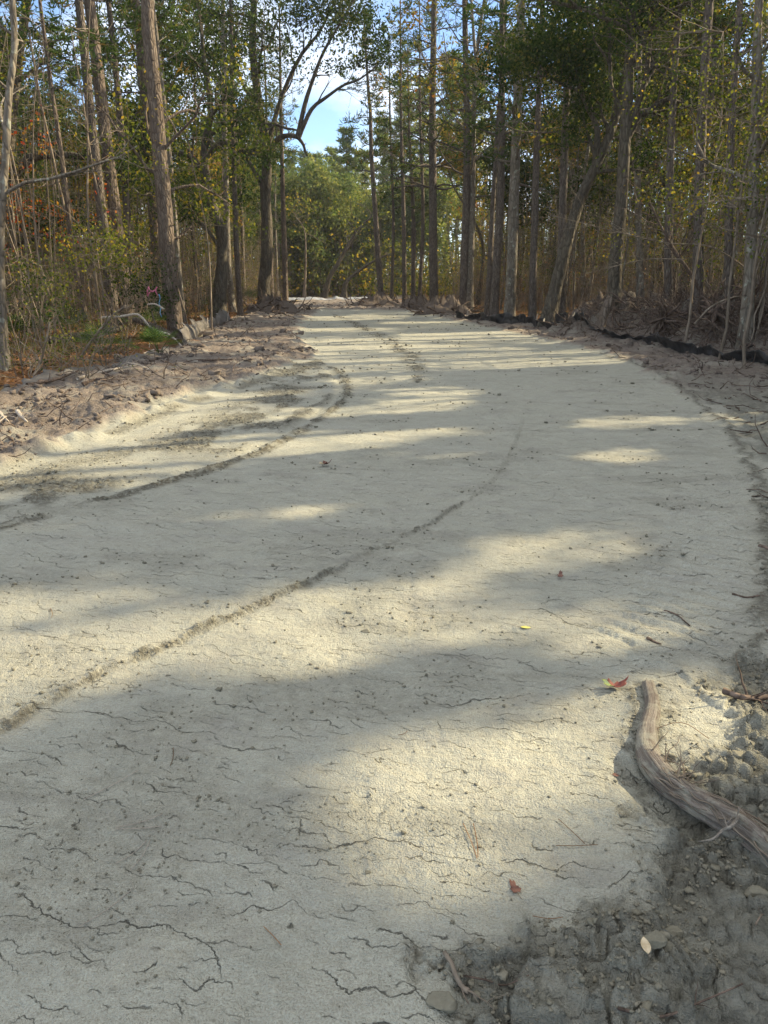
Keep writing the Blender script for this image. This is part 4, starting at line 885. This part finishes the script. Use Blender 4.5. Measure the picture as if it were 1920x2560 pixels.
for pr in ((180, 850), (120, 830), (60, 840), (230, 820), (265, 800)):
    u, v = pr; g = gnd(u, v - 18)
    lab = {180: 'bare twiggy bush in the middle of the left forest edge', 120: 'small bare bush left of the middle one on the forest edge', 60: 'low bare bush nearest the leftmost trunk', 230: 'bare bush right of the middle one, before the palmettos', 265: 'small bare bush beside the rubble at the forest edge'}[u]
    s_ = make_shrub(.95, 1.4, 'olive_leaf', 8, 1, lab, None, .04, 'twig', 'bare_bush'); s_.location = (g[0], g[1], tz(g[0], g[1])); s_['category'] = 'bush'

# ------------------------------------------------------------------ silt fences
n = NT('black_fabric'); v = n.obj(); M['black_fabric'] = n.fin(n.mix(n.noise(v, 5, 4), (.02, .02, .022), (.06, .056, .052)), .55, n.noise(v, 40, 3), .4, .01, .4)
n = NT('grey_fabric'); v = n.obj(); M['grey_fabric'] = n.fin(n.mix(n.noise(v, 4, 4), (.05, .045, .04), (.17, .155, .14)), .8, n.noise(v, 60, 3), .4, .006, .2)
n = NT('pale_sheet'); v = n.obj(); M['pale_sheet'] = n.fin(n.mix(n.noise(v, 1.2, 4), (.13, .14, .16), (.34, .355, .37)), .5, n.noise(v, 6, 3), .5, .05, .4)
def fence(name, label, cat, path, h, mat, seg=120, sag=.35, wr=.05, lean=.15, stakes=(), nz=9, folds=9, s=600):
    path = spline(path, seg); base = path[0].copy(); base[2] = tz(base[0], base[1]); t = thing(name, label, cat, base)
    T = np.gradient(path[:, :2], axis=0); T /= np.linalg.norm(T, axis=1)[:, None]; N = np.stack([-T[:, 1], T[:, 0]], -1)
    a = np.concatenate([[0], np.cumsum(np.linalg.norm(np.diff(path[:, :2], axis=0), axis=1))]); gz = tzs(path[:, 0], path[:, 1])
    hh = h * (1 + sag * fbm(a * .9, a * 0, 3, s)); V = []
    for j in range(nz):
        f = j / (nz - 1); w = wr * (fbm(a * folds * .35, a * 0 + f * 1.6, 3, s + 5)) * (.3 + f); off = lean * f * f + w
        V.append(np.stack([path[:, 0] + N[:, 0] * off, path[:, 1] + N[:, 1] * off, gz - .06 + (hh + .06) * (f - .12 * abs(sin(f * 6)) * 0) + .3 * w * f], -1))
    V = np.array(V); i = np.arange(nz - 1)[:, None] * seg; j = np.arange(seg - 1)[None, :]
    f = np.stack([i + j, i + j + 1, i + seg + j + 1, i + seg + j], -1).reshape(-1, 4); mb = MB(); mb.add(V.reshape(-1, 3), f, .5)
    o = mb.build('fabric', M[mat], t, base, True); md = o.modifiers.new('thick', 'SOLIDIFY'); md.thickness = .006
    for st in stakes:
        i = int(st[0] * (seg - 1)); sb = MB(); p = np.array([path[i, 0], path[i, 1], gz[i] - .1]); q = p + [st[1], st[2], h * 1.5]
        sb.tube([p, (p + q) / 2, q], [.022, .021, .02], 4, .3, 0, True); sb.build('stake', M['dead_wood'], t, base)
    return t
fence('silt_fence', 'sagging black silt fence running along the right verge below the root pile', 'fence', [gnd(u, v) for u, v in ((1240, 722), (1310, 735), (1400, 748), (1470, 765), (1530, 775), (1600, 790), (1700, 808), (1850, 835))], .19, 'black_fabric', 200, .6, .06, -.14, ((.5, .1, .1),))
fence('silt_fence', 'crumpled black silt fence in the middle distance at the right edge of the road', 'fence', [gnd(u, v) for u, v in ((985, 690), (1030, 694), (1080, 700), (1130, 704), (1180, 714), (1225, 722))], .36, 'black_fabric', 160, .35, .09, -.1, ((.1, .1, 0), (.7, .1, 0)), s=620)
fence('silt_fence', 'grey weathered silt fence with pleats leaning beside the thickest left pine', 'fence', [gnd(u, v) for u, v in ((398, 752), (418, 735), (432, 722), (455, 712), (480, 703), (500, 698))], .34, 'grey_fabric', 140, .4, .08, .22, ((.02, -.1, 0), (.3, 0, 0), (.55, 0, .1), (.9, .1, 0)), s=640)
fence('silt_fence', 'flattened strips of grey fence fabric lying in the rubble at lower left', 'fence', [gnd(u, v) for u, v in ((85, 842), (130, 826), (175, 812), (230, 806), (290, 790), (350, 772), (392, 755))], .05, 'grey_fabric', 140, .4, .05, .28, (), s=660)
g1, g2 = gnd(622, 654), gnd(795, 653)
fence('plastic_sheeting', 'low pale plastic sheeting lit white across the far end of the road', 'sheeting', [np.array([at(u, 640, 72)[0], 72 + k * .5, 0]) for k, u in enumerate((618, 660, 700, 740, 775, 815))], .24, 'pale_sheet', 90, .3, .05, .5, (), s=680)
sticks = [((60, 845), (120, 835), (175, 822)), ((170, 835), (240, 812), (300, 800)), ((205, 800), (222, 812), (245, 835)), ((275, 795), (300, 800), (325, 812)), ((310, 765), (330, 758), (352, 762)), ((430, 785), (470, 788), (505, 790)),
          ((0, 905), (8, 915), (20, 925)), ((40, 905), (48, 912), (60, 922)), ((180, 842), (215, 838), (248, 850))]
labs = ['pale splintered branch lying at the far left of the rubble', 'long pale branch across the middle of the left rubble', 'curved reddish branch standing out of the left rubble', 'pale straight stick on the upper left rubble', 'stick lying below the white arching branch', 'brown stick lying on the left verge toward the road', 'tiny twig at the extreme left verge edge', 'small forked twig on the sunlit left verge', 'thin bent root under the curved reddish branch']
for (pts, lab) in zip(sticks, labs):
    q = [gnd(u, v) for u, v in pts]
    for z in q: z[2] = tz(z[0], z[1]) + .05
    stick('broken_branch', lab, 'branch', q, .03, .012, 'root' if 'red' in lab or 'brown' in lab else 'dead_wood', forks=3, fl=.35)
# dark root heap at the far right road edge and far left
for (u, v, w, lab) in ((815, 663, 2.2, 'dark heap of roots at the far right end of the road'), (590, 676, 1.8, 'dark heap of brush at the foot of the arching oak'), (960, 680, 1.6, 'dark rooty heap by the near end of the crumpled fence'), (905, 667, 1.5, 'low brown heap below the broken topped pine')):
    g = gnd(u, v); g[2] = tz(g[0], g[1]); t = thing('root_heap', lab, 'root heap', g, 'small dark root heaps by the road'); mb = MB()
    for _ in range(70): mb.tube(wander(g + [R.normal() * w * .5, R.normal() * .8, abs(R.normal()) * .2], [R.normal(), R.normal(), R.normal() * .4 + .15], random.uniform(.5, 1.5), 6, .3), np.linspace(random.uniform(.02, .07), .01, 6), 5)
    mb.build('roots', M['root'], t, g)
    mb = MB(); th = np.linspace(0, 2 * pi, 25)[:-1]; V = []
    for rr_ in np.linspace(1, 0.02, 8): V.append(np.stack([g[0] + np.cos(th) * w * rr_, g[1] + np.sin(th) * w * .7 * rr_, g[2] - .1 + .65 * (1 - rr_ ** 2) * (1 + .35 * R.normal(size=24))], -1))
    V = np.array(V).reshape(-1, 3); i = np.arange(7)[:, None] * 24; j = np.arange(24)[None]; k2 = (j + 1) % 24
    mb.add(V, np.stack([i + j, i + k2, i + 24 + k2, i + 24 + j], -1).reshape(-1, 4), .3); mb.build('soil', M['soil_clod'], t, g, True)

# ------------------------------------------------------------------ flagging tape
def flat(name, col, rough=.5):
    n = NT(name); v = n.obj(); return n.fin(n.mix(n.noise(v, 30, 3), tuple(c * .8 for c in col), col), rough, n.noise(v, 50, 2), .2, .003, .3)
M['pink'] = flat('pink_tape', (.55, .15, .27)); M['blue'] = flat('blue_tape', (.13, .30, .52))
def ribbon(name, label, strips, mat, D, w=.018):
    p0 = at(*strips[0][0], D); t = thing(name, label, 'tape', p0); mb = MB()
    for s_ in strips:
        q = spline([at(u, v, D) + [0, R.normal() * .03, 0] for u, v in s_], 12); T = np.gradient(q, axis=0); N = np.cross(T, [0, 1, 0]); N /= np.linalg.norm(N, axis=1)[:, None] + 1e-6
        N[:, 1] += .5 * np.sin(np.arange(12)); ww = w * (.7 + .3 * np.cos(np.arange(12) * 1.1))[:, None]
        V = np.vstack([q - N * ww, q + N * ww]); i = np.arange(11); mb.add(V, np.stack([i, i + 1, i + 13, i + 12], -1), .5)
    o = mb.build('strip', M[mat], t, p0); md = o.modifiers.new('thick', 'SOLIDIFY'); md.thickness = .002; return t
ribbon('flagging_tape', 'pink flagging tape tied in loops on a sapling left of the thickest pine', [[(321, 619), (319, 628), (318, 637)], [(321, 620), (326, 626), (330, 630), (336, 624), (339, 620)], [(339, 620), (337, 629), (341, 638)], [(328, 628), (322, 633), (319, 640)]], 'pink', 21)
ribbon('flagging_tape', 'blue flagging tape hanging below the pink tape', [[(343, 635), (346, 645), (344, 655), (347, 665), (345, 675), (349, 685)]], 'blue', 21.3)

# ------------------------------------------------------------------ the weathered log in the lower right
n = NT('weathered_log'); v = n.obj((1, 1, 1)); u_ = n.n('ShaderNodeAttribute', attribute_name='UVMap').outputs['Vector']
sv = n.n('ShaderNodeMapping', {'Vector': u_, 'Scale': (26, 3.0, 1)}).outputs[0]; g_ = n.noise(sv, 1, 5, .7, .8); g2_ = n.noise(n.n('ShaderNodeMapping', {'Vector': u_, 'Scale': (70, 7, 1)}).outputs[0], 1, 3, .6, .4)
col = n.ramp(g_, (.3, (.10, .078, .062)), (.45, (.20, .165, .135)), (.6, (.28, .245, .21)), (.8, (.37, .335, .29)))
col = n.mix(n.mrange(n.noise(v, 14, 4, .7), .44, .58, 0, .85), col, (.34, .325, .265)); M['log'] = n.fin(col, .9, n.math('ADD', g_, n.math('MULTIPLY', g2_, .5)), 1.0, .012, .15)
def build_log():
    zc = [.022, .024, .026, .026, .024, .026, .032, .04, .045, .05]
    q = np.array(LOGP) + np.array([[0, 0, z] for z in zc]); rad = np.interp(np.linspace(0, 9, 90), range(10), [.026, .030, .037, .044, .042, .041, .044, .047, .05, .05])
    q = spline(q, 90); base = np.array([q[0][0], q[0][1], 0.]); t = thing('weathered_log', 'weathered bent log half sunk in clay at the lower right, fibres frayed along it', 'log', base)
    sides = 40; n = 90; T = np.gradient(q, axis=0); T /= np.linalg.norm(T, axis=1)[:, None]; A_ = np.cross(T, [0, 0, 1]); A_ /= np.linalg.norm(A_, axis=1)[:, None]; B_ = np.cross(A_, T)
    th = np.arange(sides) / sides * 2 * pi; ii, jj = np.meshgrid(np.arange(n), np.arange(sides), indexing='ij')
    rg = fbm(jj * .42, ii * .035, 4, 700) * .30 * sm(24, 42, ii) + fbm(jj * .3, ii * .12, 3, 710) * .07; rg[:, -1] = (rg[:, -2] + rg[:, 0]) / 2
    rr = rad[:, None] * (1 + rg)
    for (ki, kj, ka, kw) in ((34, 9, .35, 3.5), (52, 12, .3, 3), (66, 6, .4, 4), (20, 14, .15, 3), (78, 15, .3, 3)):
        rr = rr * (1 + ka * np.exp(-((ii - ki) / kw) ** 2 - ((jj - kj) / (kw * .8)) ** 2))
    V = q[:, None] + rr[..., None] * (np.cos(th)[None, :, None] * A_[:, None] + np.sin(th)[None, :, None] * B_[:, None] * .85)
    # ragged broken end
    V[:3] += T[0] * (R.random((3, sides, 1)) * .03 * np.array([1, .5, .1])[:, None, None]) * -1
    i = np.arange(n - 1)[:, None] * sides; j = np.arange(sides)[None]; k = (j + 1) % sides; f = np.stack([i + j, i + k, i + sides + k, i + sides + j], -1).reshape(-1, 4)
    mb = MB(); mb.add(V.reshape(-1, 3), f, .5); cv = q[0] + T[0] * .01
    mb.add(np.vstack([V[0], cv]), [[a, (a + 1) % sides, (a + 2) % sides, sides] for a in range(0, sides, 2)], .5)
    o = mb.build('wood', M['log'], t, base, True); uv = o.data.uv_layers.new(name='UVMap'); li = np.zeros(len(o.data.loops), np.int32); o.data.loops.foreach_get('vertex_index', li)
    uu = (li % sides) / sides; vv = (li // sides) / 30.0
    uu = np.abs(uu - .5) * 2; uv.data.foreach_set('uv', np.stack([uu, vv], -1).astype(np.float32).ravel())
    # frayed fibres lying along the top
    fb = MB()
    for _ in range(48):
        i = random.randint(32, 86); a = random.uniform(.1, pi - .1); L = random.randint(6, 16); idx = np.arange(i, min(i + L, 89)); 
        if len(idx) < 4: continue
        aa = a + np.linspace(0, R.normal() * .4, len(idx)) + .12 * np.sin(np.arange(len(idx)) * random.uniform(.4, 1.1) + random.random() * 6); lift = 1.03 + .35 * np.linspace(0, 1, len(idx)) ** 3 * random.random()
        if random.random() < .5: lift = lift[::-1]
        pts = q[idx] + (rad[idx] * lift)[:, None] * (np.cos(aa)[:, None] * A_[idx] + np.sin(aa)[:, None] * B_[idx] * .85)
        fb.tube(pts, np.linspace(.0035, .0012, len(idx)), 4)
    for _ in range(16):
        i = random.randint(30, 44); a = random.uniform(1.4, pi + .3); p = q[i] + rad[i] * (cos(a) * A_[i] + sin(a) * B_[i]); fb.tube(wander(p, -A_[i] * random.uniform(.3, 1) + T[i] * R.normal() * .8 + [0, 0, random.uniform(-.1, .5)], random.uniform(.05, .13), 6, .25), np.linspace(.003, .0008, 6), 4)
    fb.build('frayed_fibres', M['twig'], t, base)
    sb = MB(); p = gnd(1595, 1765, .09); q_ = spline([p, gnd(1580, 1785, .11), gnd(1562, 1793, .085), gnd(1540, 1812, .07), gnd(1510, 1818, .03)], 16); sb.tube(q_, np.linspace(.0065, .0015, 16), 8, .3, .2, True); branch(sb, q_[5], q_[7] - q_[5] + [0, .01, .03], .06, .003, 1, [], .3, 0, (1, 3), 4, .6); branch(sb, q_[2], [.3, .3, .5], .05, .003, 1, [], .3, 0, (1, 2), 4, .6); sb.build('side_stub', M['log_fibre'], t, base)
build_log()

# ------------------------------------------------------------------ leaves, sticks and needles lying on the clay
def leafmat2(name, a, b):
    n = NT(name); v = n.obj(); return n.fin(n.mix(n.mrange(n.noise(v, 40, 3), .4, .6), a, b), .6, n.noise(v, 90, 3), .4, .002, .3)
M['lf_rust'] = leafmat2('rust_leaf', (.09, .04, .03), (.19, .09, .06)); M['lf_pale'] = leafmat2('pale_leaf', (.42, .33, .20), (.55, .45, .30)); M['lf_yel'] = leafmat2('yellow_leaf', (.50, .46, .10), (.65, .60, .20))
M['lf_red'] = leafmat2('red_leaf_skin', (.12, .03, .025), (.24, .07, .045)); M['lf_green'] = leafmat2('green_leaf_skin', (.16, .22, .10), (.36, .38, .07))
def fallen_leaf(label, u, v, size, mat, lobes=5, curl=.35, rot=0, mat2=None, asp=1.0, tilt=0):
    g = gnd(u, v); g[2] = tz(g[0], g[1]); t = thing('fallen_leaf', label, 'leaf', g); m = 48; th = np.linspace(0, 2 * pi, m + 1)[:-1]
    rad = (1 + .12 * np.sin(th * 9 + size * 99) + .08 * np.sin(th * 17)) * (size * .5) * (.42 + .58 * np.abs(np.cos(th * lobes / 2)) ** .8 * (.75 + .25 * np.cos(th))) if lobes > 1 else size * .5 * np.ones(m)
    def surf(sel, nm, mt):
        V = []
        for q in np.linspace(0, 1, 7):
            x = rad * q * np.cos(th); y = rad * q * np.sin(th) * asp
            if lobes <= 1: y = y * (1 - .5 * np.abs(np.cos(th)) ** 3)
            z = curl * (y ** 2 / size * 2.2 + x ** 2 / size * .8) + .10 * size * curl * np.sin(5 * x / size + 3) + .004
            z = z + tilt * x
            V.append(np.stack([x * cos(rot) - y * sin(rot), x * sin(rot) + y * cos(rot), z + tilt * size * .5], -1))
        V = np.array(V).reshape(-1, 3); i = np.arange(6)[:, None] * m; j = np.arange(m)[None]; k = (j + 1) % m
        f = np.stack([i + j, i + k, i + m + k, i + m + j], -1)[:, sel].reshape(-1, 4); mb = MB(); mb.add(V, f, .5); o = mb.build(nm, M[mt], t, (0, 0, 0), True); md = o.modifiers.new('thick', 'SOLIDIFY'); md.thickness = .0008
    if mat2:
        surf(np.r_[0:14, 34:48], 'blade', mat); surf(np.arange(14, 34), 'blade_edge', mat2)
    else: surf(np.arange(m), 'blade', mat)
    sb = MB(); e = np.array([-cos(rot), -sin(rot), 0]) * size; sb.tube([[0, 0, .004], e * .45 + [0, 0, .006], e * .8 + [0, 0, .012 + abs(tilt) * .01]], [.0012, .001, .0008], 4); sb.build('stalk', M['twig'], t)
    return t
fallen_leaf('curled rust brown leaf alone on the shaded middle of the road', 700, 1008, .135, 'lf_rust', 5, .9, .3, 'lf_pale', .7, .25)
fallen_leaf('large red and green curled leaf beside the tip of the weathered log', 1322, 1492, .13, 'lf_red', 3, .9, .25, 'lf_green', .6, .12)
fallen_leaf('flat dull brown leaf pressed in the clay below the log', 1112, 1930, .06, 'lf_rust', 3, .2, 1.8, None, .6)
fallen_leaf('small yellow leaf lying in shade at the middle right of the road', 1135, 1360, .05, 'lf_yel', 1, .2, 0, None, .5)
fallen_leaf('tiny dull red leaf standing on edge above the yellow leaf', 1210, 1250, .06, 'lf_rust', 3, .5, 1.3, None, .7, .5)
fallen_leaf('narrow tan leaf standing among clay crumbs near the bottom', 1386, 2110, .045, 'lf_pale', 1, .3, 1.5, None, .5, .1)
fallen_leaf('tiny orange leaf scrap in the sunny patch left of the log', 1330, 1672, .025, 'lf_rust', 1, .3, 0, None, .7)
def lying(name, label, cat, uv, r0, r1, mat, lift=.006, forks=0, fl=.1, group=None, sides=6):
    q = [gnd(u, v) for u, v in uv]
    for z in q: z[2] = tz(z[0], z[1]) + lift
    return stick(name, label, cat, q, r0, r1, mat, forks=forks, fl=fl, n=10, sides=sides, group=group)
lying('twig', 'small dark twig near the right road edge above the log', 'twig', ((1655, 1372), (1672, 1388), (1690, 1400)), .006, .003, 'root')
lying('twig', 'thin dark twig lying in shade at the right part of the road', 'twig', ((1435, 1325), (1460, 1338), (1490, 1355)), .005, .003, 'root', forks=2, fl=.06)
lying('twig', 'short fat splinter left of the upright twig', 'twig', ((1398, 1378), (1412, 1385), (1428, 1393)), .008, .003, 'root')
t_ = stick('twig', 'little curved twig standing upright above the red leaf', 'twig', [gnd(1472, 1408), at(1476, 1398, 3.15) * [1, 1, 1], at(1492, 1382, 3.18)], .005, .003, 'root', n=8)
lying('twig', 'pair of dark twigs at the right edge of the shaded road', 'twig', ((1580, 1292), (1610, 1296), (1640, 1294)), .006, .004, 'root', forks=2, fl=.1)
lying('twig', 'brown stick poking in from the right edge beside the tyre tracks', 'twig', ((1640, 1180), (1665, 1190), (1690, 1205)), .012, .01, 'root', forks=2, fl=.15)
lying('broken_stick', 'gnarled broken stick lying in a cleft at the bottom of the photo', 'stick', ((958, 2085), (975, 2105), (985, 2130), (1000, 2140), (1012, 2150)), .006, .007, 'twig', .012, 3, .12)
lying('twig', 'thin forked root running right from the gnarled broken stick', 'twig', ((1000, 2128), (1050, 2130), (1090, 2140), (1140, 2142)), .0025, .0012, 'root', .008, 3, .08)
lying('twig', 'long dark root lying among clods at the lower right corner', 'twig', ((1330, 2215), (1420, 2230), (1500, 2185), (1600, 2150)), .004, .002, 'root', .012, 3, .1)
lying('twig', 'pale short twig near the right edge below the log', 'twig', ((1628, 2020), (1640, 2000), (1648, 1985)), .003, .002, 'twig', .02, 1, .05)
lying('broken_branch', 'dark branch half buried at the right edge above the log', 'branch', ((1560, 1510), (1600, 1525), (1640, 1518), (1700, 1500)), .014, .01, 'root', .02, 4, .2)
NG = 'pine needles fallen on the clay road'
for (a, b_, lab) in (((1000, 1790), (1030, 1868), 'orange pine needle pair in the sunny patch, left strand'), ((1022, 1790), (1032, 1865), 'orange pine needle pair in the sunny patch, right strand'), ((1205, 1780), (1262, 1835), 'rust needle slanting below the log'), ((1200, 1838), (1290, 1836), 'rust needle lying level below the log'),
                     ((1150, 1990), (1215, 1992), 'pale rust needle below the flat brown leaf'), ((860, 1590), (880, 1582), 'tiny needle at the top of the sunny patch'), ((375, 1625), (368, 1660), 'short orange needle in left middle shade'), ((252, 1798), (350, 1790), 'pale straw stem lying level in the left shade'),
                     ((252, 1795), (352, 1765), 'pale straw stem meeting the level one'), ((250, 1870), (318, 1822), 'pale straw stem slanting lower left'), ((282, 1882), (325, 1822), 'pale straw stem beside the slanting one'), ((570, 2010), (608, 2048), 'rust needle in the lower middle shade'),
                     ((180, 1730), (300, 1670), 'long pale straw stem in the left shade'), ((172, 2005), (290, 1925), 'long pale straw stem at lower left'), ((1395, 1590), (1530, 1605), 'long needle crossing over the log'), ((112, 1340), (110, 1318), 'needle standing at far left')):
    (u0, v0), (u1, v1) = a, b_; pale = 'pale straw' in lab
    q = [gnd(u0, v0), gnd((u0 + u1) / 2 + 3, (v0 + v1) / 2 + 2), gnd(u1, v1)]
    for z in q: z[2] = tz(z[0], z[1]) + .006
    if 'over the log' in lab:
        q[1][2] += .06
    o = MB(); o.tube(spline(q, 9), .0014 if pale else .0012, 4); ob = o.build('straw_stem' if pale else 'pine_needle', M['dead_wood'] if pale else M['brown_leaf'], None, q[0]); ob.location = [float(z) for z in q[0]]; tag(ob, lab, 'straw' if pale else 'needle')
def boulder(label, u, v, size, s):
    g = gnd(u, v); g[2] = tz(g[0], g[1]); t = MB(); n, m = 34, 52; th = np.linspace(0, pi, n)[:, None]; ph = (np.arange(m) / m * 2 * pi)[None]; rs = np.random.default_rng(s)
    d = np.stack([np.sin(th) * np.cos(ph), np.sin(th) * np.sin(ph), np.cos(th) * np.ones_like(ph)], -1)
    pn = rs.normal(size=(17, 3)); pn /= np.linalg.norm(pn, axis=1)[:, None]; ph_ = .6 + .45 * rs.random(17); dt = d @ pn.T
    rr_ = np.min(np.where(dt > .05, ph_ / np.maximum(dt, .05), 9), -1); rr_ = size * np.minimum(rr_, 1.25) * (1 + .05 * fbm(d[..., 0] * 7 + 5, d[..., 1] * 7 + d[..., 2] * 6, 3, s)); V = d * rr_[..., None] * np.array([1, .8, .5]); V[..., 2] += size * .12
    i = np.arange(n - 1)[:, None] * m; j = np.arange(m)[None]; k = (j + 1) % m; t.add(V.reshape(-1, 3), np.stack([i + j, i + m + j, i + m + k, i + k], -1).reshape(-1, 4), .25)
    o = t.build('clay_clod', M['clod']); o.location = [float(q) for q in g]; tag(o, label, 'clod')
boulder('rounded clay clod in the cleft below the gnarled broken stick', 962, 2178, .036, 801)
boulder('angular clay clod in the middle of the churned patch', 1460, 2010, .026, 802)
boulder('large clay clod at the right of the churned patch', 1400, 2080, .032, 803)
boulder('small dark clod at the lower edge of the sunny patch', 795, 1888, .010, 804)
boulder('small pale clod alone in the sunlit left band', 790, 1392 - 28, .02, 805)
boulder('dark clod to the right of the log bend', 1588, 1650, .03, 806)
boulder('flat clay slab right of the churned patch', 1640, 1930, .035, 807)

# ------------------------------------------------------------------ light, sky, camera
w = bpy.data.worlds.new('World'); scene.world = w; w.use_nodes = True; nt = w.node_tree; nt.nodes.clear()
N_ = nt.nodes.new; L_ = nt.links.new
sky = N_('ShaderNodeTexSky'); sky.sky_type = 'NISHITA'; sky.sun_disc = False; sky.sun_elevation = SUN_EL; sky.sun_rotation = SUN_AZ; sky.air_density = .8; sky.dust_density = .1; sky.ozone_density = 2.5
tc = N_('ShaderNodeTexCoord'); mp = N_('ShaderNodeMapping'); mp.inputs['Scale'].default_value = (1, 1, 2.2); mp.inputs['Location'].default_value = (1.3, .4, .35); L_(tc.outputs['Generated'], mp.inputs['Vector'])
nz = N_('ShaderNodeTexNoise'); nz.inputs['Scale'].default_value = 3.2; nz.inputs['Detail'].default_value = 7; nz.inputs['Roughness'].default_value = .55; L_(mp.outputs[0], nz.inputs['Vector'])
sx = N_('ShaderNodeSeparateXYZ'); L_(tc.outputs['Generated'], sx.inputs[0]); mr = N_('ShaderNodeMapRange'); L_(sx.outputs['Z'], mr.inputs[0]); mr.inputs[1].default_value = .30; mr.inputs[2].default_value = .65; mr.inputs[4].default_value = .17  # cloud cover thickened overhead, out of view, added to brighten and whiten the fill
ad = N_('ShaderNodeMath'); L_(nz.outputs['Fac'], ad.inputs[0]); L_(mr.outputs[0], ad.inputs[1])
rp = N_('ShaderNodeValToRGB'); rp.color_ramp.elements[0].position = .48; rp.color_ramp.elements[1].position = .70; L_(ad.outputs[0], rp.inputs['Fac'])
mx = N_('ShaderNodeMix'); mx.data_type = 'RGBA'; L_(rp.outputs['Color'], mx.inputs[0]); L_(sky.outputs[0], mx.inputs[6]); mx.inputs[7].default_value = (5.9, 5.95, 5.95, 1)
bg = N_('ShaderNodeBackground'); bg.inputs['Strength'].default_value = .115; L_(mx.outputs[2], bg.inputs['Color']); wo = N_('ShaderNodeOutputWorld'); L_(bg.outputs[0], wo.inputs[0])
sl = bpy.data.lights.new('sun', 'SUN'); sl.energy = 5.0; sl.angle = radians(.55); sl.color = (1.0, .84, .55)
so = bpy.data.objects.new('sun', sl); C.objects.link(so); so.location = (30, 10, 30)
from mathutils import Vector
so.rotation_euler = Vector((-S[0], -S[1], -S[2])).to_track_quat('-Z', 'Y').to_euler()
def haze():
    me = bpy.data.meshes.new('haze'); X, Y0, Y1, Z0, Z1 = 75, -30, 135, -2.0, 30
    v = [(x, y, z) for x in (-X, X) for y in (Y0, Y1) for z in (Z0, Z1)]; me.from_pydata(v, [], [(0, 1, 3, 2), (4, 6, 7, 5), (0, 4, 5, 1), (2, 3, 7, 6), (0, 2, 6, 4), (1, 5, 7, 3)])
    m = bpy.data.materials.new('haze'); m.use_nodes = True; t = m.node_tree; t.nodes.clear(); o = t.nodes.new('ShaderNodeOutputMaterial'); p = t.nodes.new('ShaderNodeVolumePrincipled')
    p.inputs['Color'].default_value = (.9, .93, 1, 1); p.inputs['Density'].default_value = .0004; p.inputs['Anisotropy'].default_value = .3; t.links.new(p.outputs[0], o.inputs['Volume'])
    me.materials.append(m); ob = bpy.data.objects.new('haze', me); C.objects.link(ob); ob['kind'] = 'stuff'; ob['label'] = 'thin pale air between the camera and the far trees'; ob['category'] = 'haze'
haze()
cam = bpy.data.cameras.new('camera'); co_ = bpy.data.objects.new('camera', cam); C.objects.link(co_); scene.camera = co_
co_.location = (0, 0, H); co_.rotation_euler = (pi / 2 - P, 0, 0); cam.sensor_fit = 'VERTICAL'; cam.sensor_height = 36; cam.lens = 36 * F / 2212; cam.clip_start = .05; cam.clip_end = 2000
scene.view_settings.view_transform = 'Standard'; scene.view_settings.look = 'None'; scene.view_settings.gamma = 1; scene.view_settings.exposure = 1.32
cy = scene.cycles; cy.max_bounces = 4; cy.diffuse_bounces = 2; cy.transmission_bounces = 2; cy.glossy_bounces = 1; cy.transparent_max_bounces = 4; cy.use_adaptive_sampling = True; cy.adaptive_threshold = .02; cy.use_denoising = True; cy.denoiser = 'OPENIMAGEDENOISE'
